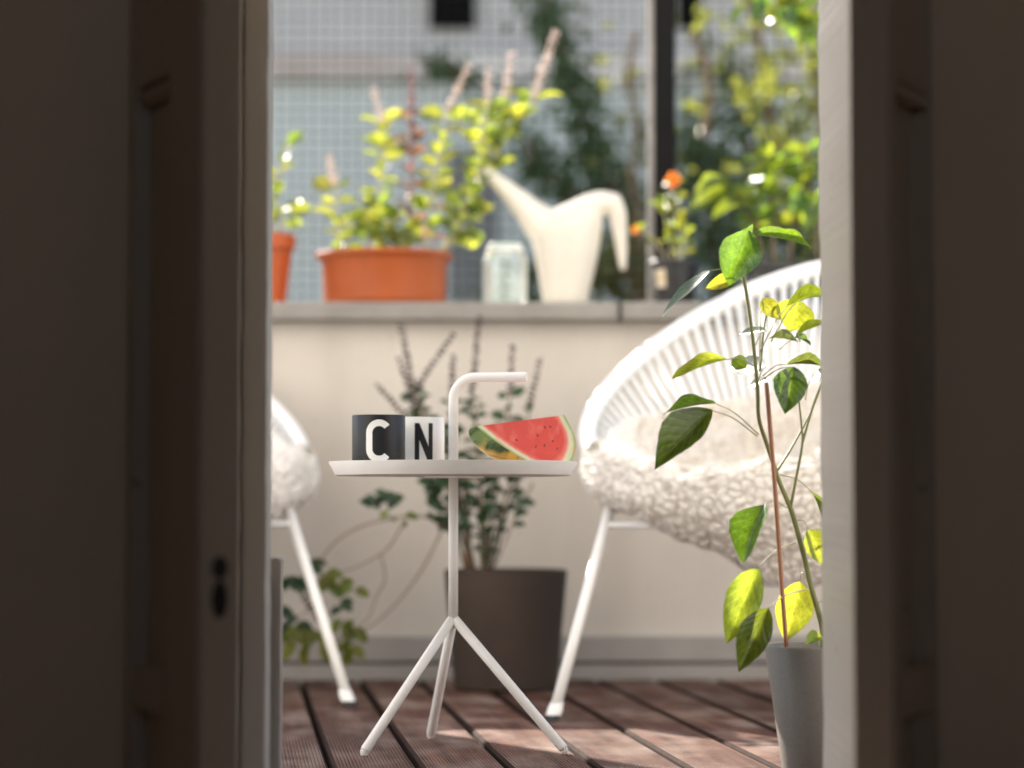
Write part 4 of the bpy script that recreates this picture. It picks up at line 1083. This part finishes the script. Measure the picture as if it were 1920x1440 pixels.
# wide orange bowl with herbs
bx, bz = at(721, 500, sd).x, ctop
bowl = empty('planter_bowl', (bx, sd, bz), 'wide orange planter bowl on the parapet coping', 'planter')
hb = at(721, 468, sd - .1).z - bz
lathe('body', [(.001, bz), (.128, bz), (.132, bz + .004), (.1335, bz + .012), (.1365, bz + hb - .022), (.1425, bz + hb - .012), (.1505, bz + hb - .009), (.1515, bz + hb - .003), (.150, bz + hb), (.1385, bz + hb - .001), (.134, bz + hb - .03)], (bx, sd, 0), M['terracotta'], bowl, 72)
V = [Vector((bx, sd, bz + hb - .010))] + [Vector((bx + .134 * math.cos(k * math.pi / 20), sd + .134 * math.sin(k * math.pi / 20), bz + hb - .014)) for k in range(40)]
mesh_obj('soil', V, [(0, 1 + k, 1 + (k + 1) % 40) for k in range(40)], M['soil'], bowl)
bh = empty('flowering_herb', (bx, sd, bz + hb - .01), 'sunlit yellow green herbs with pale flower spikes in the orange bowl', 'plant')
OL = [leaf_mesh('leaf', M['bowl_leaf'], .6, .2, .3, .02, s, 6, 2) for s in (1, 2, 3)]
RL = [leaf_mesh('leaf', M['bowl_leaf_red'], .6, .2, .3, .02, s, 6, 2) for s in (4, 5)]
rnd = random.Random(21)
def B(path, spike, count, t0=.1, size=.036, lm=OL, dd=0., stem='stem_pale', r=.0032, **k):
    leafy(bh, [(x, y, dd + d) for x, y, d in path], sd, r, r * .55, stem, lm, size * 1.22, count, t0, spike=spike, rnd=rnd, **k)
B([(640, 485, .0), (632, 420, 0), (628, 350, 0)], (617, 290, .011, 7, 'spike_pale'), 6, .1, .036)
B([(655, 485, .02), (660, 430, .02), (668, 395, .02)], None, 4, .2, .030)
B([(715, 485, 0), (712, 400, 0), (716, 300, 0), (714, 230, 0)], (702, 160, .009, 9, 'spike_pale'), 13, .05, .042)
B([(735, 485, -.03), (728, 440, -.04), (722, 400, -.04)], None, 7, .1, .036)
B([(765, 485, .0), (768, 400, 0), (770, 300, 0), (772, 210, 0)], (769, 118, .0095, 14, 'spike_red'), 8, .25, .034, RL, stem='spike_red', r=.0042)
B([(790, 485, -.02), (800, 400, -.02), (820, 320, -.02), (838, 210, -.02)], (878, 118, .0095, 13, 'spike_pale'), 13, .1, .040)
B([(800, 485, .02), (812, 420, .03), (815, 370, .03), (808, 330, .03)], None, 3, .1, .036, RL)
B([(815, 490, -.04), (860, 410, -.05), (890, 345, -.05), (905, 260, -.05), (915, 195, -.05)], (914, 125, .0095, 8, 'spike_pale'), 11, .3, .042, r=.0052)
B([(820, 490, .0), (868, 400, .01), (915, 290, .01), (945, 200, .01)], (955, 95, .0095, 13, 'spike_pale'), 9, .45, .042, r=.0045)
B([(885, 360, -.03), (930, 290, -.03), (965, 240, -.03), (1000, 185, -.03)], (1038, 55, .0105, 20, 'spike_pale'), 9, .2, .044, r=.003)
B([(825, 490, -.05), (850, 430, -.06), (885, 400, -.07), (905, 385, -.07)], None, 7, .3, .036)
B([(835, 470, -.05), (865, 430, -.07), (880, 430, -.07)], None, 4, .4, .040, hang=.9)
B([(690, 485, .03), (690, 430, .03), (700, 380, .03)], None, 6, .1, .034)
B([(760, 485, -.06), (750, 450, -.07), (745, 430, -.07)], None, 6, .1, .034)

# small terracotta pot at the left end
tpx = at(505, 500, sd).x
tp = empty('flower_pot', (tpx, sd, bz), 'small orange terracotta pot at the left end of the coping', 'flower pot')
htp = at(505, 437, sd - .04).z - bz
pot('body', (tpx, sd), .0570, .036, bz, htp, M['terracotta2'], .004, tp, .005, .012, 48, .034)
lathe('saucer', [(.030, bz + .0002), (.0375, bz + .0002), (.0385, bz + .007), (.0372, bz + .007)], (tpx, sd, 0), M['black_plastic'], tp, 32)
tpl = empty('young_plant', (tpx, sd, bz + htp - .012), 'small yellow leaved plant in the terracotta pot at left', 'plant')
for path, cnt in (([(505, 450, 0), (515, 390, 0), (522, 330, 0), (545, 262, 0)], 6), ([(500, 450, 0), (480, 390, 0), (470, 330, 0)], 6), ([(508, 450, -.01), (535, 410, -.02), (548, 385, -.02)], 3)):
    leafy(tpl, path, sd, .003, .0014, 'stem_pale', OL, .044, cnt, .25, rnd=rnd)

# glass jar
jd = 5.26; jx = at(947, 520, jd).x; jh = at(947, 462, jd).z - ctop; jr = 42 / (FPX / jd)
jar = empty('glass_jar', (jx, jd, ctop), 'empty clear glass jar between the orange bowl and watering can', 'jar')
t_ = .0035
prof = [(.001, ctop), (jr - .006, ctop), (jr - .001, ctop + .004), (jr, ctop + .009), (jr, ctop + jh - .032), (jr - .003, ctop + jh - .022), (jr - .011, ctop + jh - .013), (jr - .012, ctop + jh - .006), (jr - .009, ctop + jh - .003), (jr - .010, ctop + jh),
        (jr - .013, ctop + jh - .0005), (jr - .0155, ctop + jh - .006), (jr - .0145, ctop + jh - .014), (jr - t_ - .003, ctop + jh - .024), (jr - t_, ctop + jh - .034), (jr - t_, ctop + .011), (jr - t_ - .004, ctop + .006), (.001, ctop + .0055)]
V, Fc = [], []; n = 56
lathe('body', prof, (jx, jd, 0), M['glass'], jar, 56)
lathe('neck_band', [(jr - .0105, ctop + jh - .0125), (jr - .0080, ctop + jh - .0115), (jr - .0085, ctop + jh - .0075), (jr - .0115, ctop + jh - .0070)], (jx, jd, 0), M['white_metal'], jar, 48)
lid = lathe('lid', [(.001, ctop + jh + .0005), (jr - .012, ctop + jh + .0005), (jr - .010, ctop + jh + .003), (jr - .013, ctop + jh + .006), (.001, ctop + jh + .007)], (jx, jd, 0), M['glass'], jar, 48)

# watering can: body, spout and handle grown together
wd = 5.27; ws = FPX / wd
def can_geo():
    G = []
    def loft(secs, n=28):
        # sections: (px, py, half width px, half depth m, tangent angle in degrees from vertical)
        V, Fc = [], []
        for (px, py, hw, hd_, an) in secs:
            c = at(px, py, wd); a = R(an); e = Vector((math.cos(a), 0, math.sin(a)))
            for k in range(n):
                q = 2 * math.pi * k / n; V.append(c + e * (hw / ws) * math.cos(q) + Vector((0, 1, 0)) * hd_ * math.sin(q))
        for i in range(len(secs) - 1):
            for k in range(n): Fc.append((i * n + k, i * n + (k + 1) % n, (i + 1) * n + (k + 1) % n, (i + 1) * n + k))
        Fc.append(tuple(range(n))); Fc.append(tuple(range((len(secs) - 1) * n, len(secs) * n)))
        G.append((V, Fc))
    loft([(1060, 577, 42, .050, 0), (1060, 560, 44, .052, 0), (1061, 520, 52, .058, 0), (1062, 480, 60, .064, 0), (1062, 445, 66, .066, 0), (1062, 428, 69, .064, 6), (1064, 416, 66, .058, 12), (1072, 408, 50, .046, 18)])
    loft([(1035, 440, 44, .050, 20), (1010, 418, 34, .044, 42), (990, 398, 27, .036, 50), (965, 373, 21, .028, 50), (940, 350, 16.5, .021, 50), (920, 333, 13.5, .017, 50), (906, 321, 11.5, .014, 50)])
    loft([(1030, 424, 24, .044, -72), (1058, 414, 26, .044, -70), (1085, 403, 27, .041, -68), (1110, 391, 27, .036, -66), (1132, 382, 23, .030, -80), (1150, 384, 22, .026, -128), (1159, 405, 18, .023, -165), (1163, 440, 14, .020, -175), (1166, 475, 11, .017, -177), (1168, 505, 8, .013, -178), (1169, 512, 4, .008, -178)])
    return merge(*G)
can = empty('watering_can', (at(1060, 570, wd).x, wd, ctop), 'cream plastic watering can with long spout and open handle on the coping', 'watering can')
V, Fc = can_geo(); cb = mesh_obj('body', V, Fc, M['cream_plastic'], can, smooth=True)
low = min(v.co.z for v in cb.data.vertices) + can.location.z
cb.location.z += ctop + .0004 - low
rm = cb.modifiers.new('blend', 'REMESH'); rm.mode = 'VOXEL'; rm.voxel_size = .0035; rm.use_smooth_shade = True
sm = cb.modifiers.new('soften', 'SMOOTH'); sm.factor = .6; sm.iterations = 30
V, Fc = [], []
sp0 = at(901, 317, wd); e = Vector((math.cos(R(50)), 0, math.sin(R(50)))); u = Vector((-math.sin(R(58)), 0, math.cos(R(58)))) * 1.0
mouth_c = at(903.5, 319, wd) + Vector((0, 0, cb.location.z))
V = [mouth_c + e * (8.0 / ws) * math.cos(k * math.pi / 12) + Vector((0, 1, 0)) * .0095 * math.sin(k * math.pi / 12) for k in range(24)]
mesh_obj('spout_mouth', V, [tuple(range(24))], M['sealant'], can)

# black nursery pot with orange flowers
kd = 5.33; kx = at(1266, 520, kd).x; kh_ = at(1266, 490, kd).z - ctop
kp_ = empty('flower_pot', (kx, kd, ctop), 'small black nursery pot with a pale label on the coping', 'flower pot')
pot('body', (kx, kd), 48 / (FPX / kd), 34 / (FPX / kd), ctop, kh_, M['black_plastic'], .002, kp_, .003, .012, 40, .012)
lab_c = []
bm = bmesh.new(); rr = 45 / (FPX / kd); vs = []
for zf in (.42, .60, .80):
    r_ = (34 + 14 * zf * .9) / (FPX / kd) + .0012
    vs.append([bm.verts.new((kx + r_ * math.sin(a), kd - r_ * math.cos(a), ctop + kh_ * zf)) for a in [R(-62 + 11 * i) for i in range(4)]])
for i in range(2):
    for j in range(3): bm.faces.new((vs[i][j], vs[i][j + 1], vs[i + 1][j + 1], vs[i + 1][j]))
bm_obj('paper_label', bm, mat('paper label', (.70, .66, .62), .6, col2=(.55, .42, .2), scale=40), kp_)
nas = empty('flowering_plant', (kx, kd, ctop + kh_ - .012), 'small plant with orange flowers in the black nursery pot', 'plant')
rnd = random.Random(5)
NL = OL
for path, cnt, sz in (([(1262, 505, 0), (1255, 450, 0), (1245, 400, 0), (1240, 385, 0)], 5, .036), ([(1268, 505, 0), (1270, 450, 0), (1266, 390, 0), (1262, 345, 0)], 5, .034), ([(1258, 505, -.01), (1235, 460, -.02), (1215, 440, -.02), (1195, 432, -.02)], 2, .03), ([(1272, 505, .0), (1282, 460, 0), (1285, 430, .0)], 4, .03)):
    leafy(nas, path, kd, .0026, .0014, 'stem_pale', NL, sz, cnt, .25, rnd=rnd)
PE_ = leaf_mesh('petal', M['orange_petal'], .8, .2, .5, .05, 3, 5, 2)
for (px, py, sc) in ((1262, 338, .021), (1193, 431, .013)):
    c = at(px, py, kd - .01)
    for k in range(6):
        a = k * math.pi / 3 + rnd.uniform(-.2, .2); v = Vector((math.cos(a), -.5, math.sin(a))).normalized()
        place_leaf(PE_, c, c + v * sc, sc * .8, Vector((0, -1, .2)), nas, 'petal')

# dark planter box with glossy shrub at the right end
xd = 5.31; x0, x1 = at(1396, 500, xd).x, at(1396, 500, xd).x + .62; hz = at(1450, 491, xd - .08).z - ctop
pb = empty('planter_box', ((x0 + x1) / 2, xd, ctop), 'long dark grey planter box on the coping behind the right chair', 'planter')
bm = bmesh.new()
def quadbox(bm, a, b):
    vs = [bm.verts.new((x, y, z)) for x in (a[0], b[0]) for y in (a[1], b[1]) for z in (a[2], b[2])]
    for f in ((0, 1, 3, 2), (4, 6, 7, 5), (0, 4, 5, 1), (2, 3, 7, 6), (0, 2, 6, 4), (1, 5, 7, 3)): bm.faces.new([vs[i] for i in f])
box('body', (x0 + .004, xd - .086, ctop), (x1 - .004, xd + .086, ctop + hz - .016), M['planter_grey'], pb, .006)
for a, b in (((x0, xd - .090, ctop + hz - .015), (x1, xd - .082, ctop + hz)), ((x0, xd + .082, ctop + hz - .015), (x1, xd + .090, ctop + hz)), ((x0, xd - .0815, ctop + hz - .015), (x0 + .008, xd + .0815, ctop + hz)), ((x1 - .008, xd - .0815, ctop + hz - .015), (x1, xd + .0815, ctop + hz))):
    box('rim_strip', a, b, M['planter_grey'], pb, .001)
box('soil', (x0 + .009, xd - .081, ctop + hz - .0155), (x1 - .009, xd + .081, ctop + hz - .008), M['soil'], pb)
shr = empty('glossy_shrub', ((x0 + x1) / 2, xd, ctop + hz - .008), 'glossy broad leaved shrub growing in the dark planter box', 'plant')
SL = [leaf_mesh('leaf', M['shrub_leaf'], .6, .22, .35, .03, s, 7, 2) for s in (1, 2, 3)]
rnd = random.Random(31)
def SH(path, cnt, t0=.3, size=.06, **k): leafy(shr, path, xd, .0045, .002, 'stem_brown', SL, size, cnt, t0, rnd=rnd, **k)
SH([(1430, 498, 0), (1420, 440, 0), (1400, 390, 0), (1370, 360, -.02)], 6, .4, .052)
SH([(1450, 498, 0), (1450, 420, 0), (1440, 350, 0), (1440, 300, 0)], 8, .3)
SH([(1480, 498, 0), (1490, 400, 0), (1500, 330, 0), (1515, 280, 0)], 9, .3)
SH([(1530, 498, 0), (1540, 400, .02), (1560, 330, .02), (1580, 270, .02)], 8, .2)
SH([(1600, 498, 0), (1610, 380, .0), (1620, 250, .0)], 8, .2)
SH([(1560, 498, .02), (1575, 300, .05), (1560, 120, .05), (1500, 40, .03), (1440, 10, .02)], 14, .45, .058)
SH([(1600, 498, .04), (1600, 250, .06), (1570, 80, .04), (1530, 50, .02)], 10, .5, .058)
for (b, t, w, nn) in (((1375, 345), (1296, 395), 58, (-.2, -1, .4)), ((1362, 338), (1310, 362), 44, (.1, -.6, .8)), ((1400, 385), (1335, 412), 36, (0, -.5, 1)), ((1535, 372), (1505, 436), 40, (0, -1, .2)), ((1510, 365), (1480, 400), 40, (-.2, -1, .2)), ((1400, 8), (1378, 50), 26, (-.5, -.3, .8)), ((1530, 45), (1535, 105), 44, (.1, -1, .1)), ((1525, 50), (1500, 92), 34, (-.7, -.6, .2)), ((1430, 5), (1412, 40), 26, (0, -1, .2)), ((1470, 10), (1480, 60), 40, (0, -1, .1)), ((1465, 300), (1400, 330), 40, (0, -.4, 1)), ((1500, 305), (1545, 335), 40, (0, -.4, 1))):
    place_leaf(rnd.choice(SL), at(*b, xd - .03), at(*t, xd - .05), w / (FPX / xd), nn, shr)

# ------------------------------------------------------------------ climbers in the courtyard
def climber(name, label, base, strands, m, seed, twigs=True, size=(.032, .06)):
    rr = random.Random(seed); root = empty(name, base, label, 'climbing plant' if 'climb' in name else 'tree')
    V, Fc, TV, TF = [], [], [], []
    for (path, d, rad, count) in strands:
        P = smooth_path([at(x, y, d + dd) for x, y, dd in path], 6)
        v, f = tube_geo(P, .012, 5); o = len(TV); TV += v; TF += [tuple(i + o for i in q) for q in f]
        for _ in range(count):
            k = rr.randrange(len(P)); q = Vector((rr.gauss(0, 1), rr.gauss(0, .8), rr.gauss(0, 1))) * (rad / (FPX / d) * .5)
            p0 = P[k] + q; a = Vector((rr.gauss(0, 1), rr.gauss(0, 1), rr.gauss(-.5, .8))).normalized(); L_ = rr.uniform(*size)
            leaf_geo(V, Fc, p0, p0 + a * L_, L_ * .62, Vector((rr.gauss(0, .6), -1 + rr.gauss(0, .5), rr.gauss(.4, .6))))
    fo = mesh_obj('crown', V, Fc, m, root); fo['kind'] = 'stuff'
    # root stem down to the courtyard ground
    st, sf = tube_geo([Vector(base), TV_base(strands)], [.05, .03], 8); o = len(TV); TV += st; TF += [tuple(i + o for i in q) for q in sf]
    mesh_obj('trunk', TV, TF, M['stem_brown'], root, smooth=True)
    return root
def TV_base(strands):
    path, d, _, _ = strands[0]; x, y, dd = path[-1]; return at(x, y, d + dd)
g0 = -3.2
climber('climbing_vine', 'dark green climber slanting down across the white building wall', (1.2, 8.6, g0),
        [([(1000, -60, 0), (1030, 40, 0), (1070, 140, 0), (1100, 230, 0), (1135, 320, 0), (1175, 400, 0), (1215, 520, 0)], 8.3, 46, 760),
         ([(790, 118, 0), (840, 128, 0), (885, 160, 0)], 8.6, 34, 90),
         ([(985, 260, 0), (1010, 320, 0), (1060, 350, 0), (1110, 420, 0)], 8.3, 40, 240),
         ([(1180, 470, 0), (1080, 480, 0), (1000, 520, 0), (940, 560, 0)], 8.2, 60, 260)], M['vine_leaf'], 1)
climber('climbing_vine', 'lighter green climber left of the steel post', (1.5, 7.6, g0),
        [([(1190, 60, 0), (1180, 150, 0), (1195, 240, 0), (1185, 330, 0), (1200, 430, 0), (1190, 560, 0)], 7.4, 55, 70),
         ([(1105, 500, 0), (1150, 520, 0), (1200, 500, 0)], 7.4, 60, 160)], M['vine_leaf2'], 2)
climber('courtyard_tree', 'dense dark green tree crown right of the steel post', (2.1, 8.0, g0),
        [([(1290, 240, 0), (1310, 320, 0), (1330, 400, 0), (1340, 520, 0)], 7.9, 80, 560),
         ([(1370, 130, 0), (1385, 200, 0), (1400, 280, 0), (1420, 380, 0), (1400, 520, 0)], 7.9, 75, 430),
         ([(1480, 420, 0), (1540, 460, 0), (1650, 480, 0)], 7.9, 100, 420)], M['vine_leaf'], 3)
climber('courtyard_tree', 'sparse yellow green sunlit tree at the upper right', (2.6, 7.0, g0),
        [([(1400, -20, 0), (1430, 120, 0), (1450, 240, 0), (1500, 340, 0)], 6.9, 120, 150),
         ([(1520, -20, 0), (1530, 140, 0), (1545, 280, 0), (1560, 420, 0)], 6.8, 110, 230),
         ([(1300, 60, 0), (1330, 160, 0), (1320, 260, 0)], 6.9, 60, 14),
         ([(1650, 0, 0), (1660, 250, 0), (1650, 480, 0)], 6.9, 140, 250)], M['vine_leaf2'], 4)
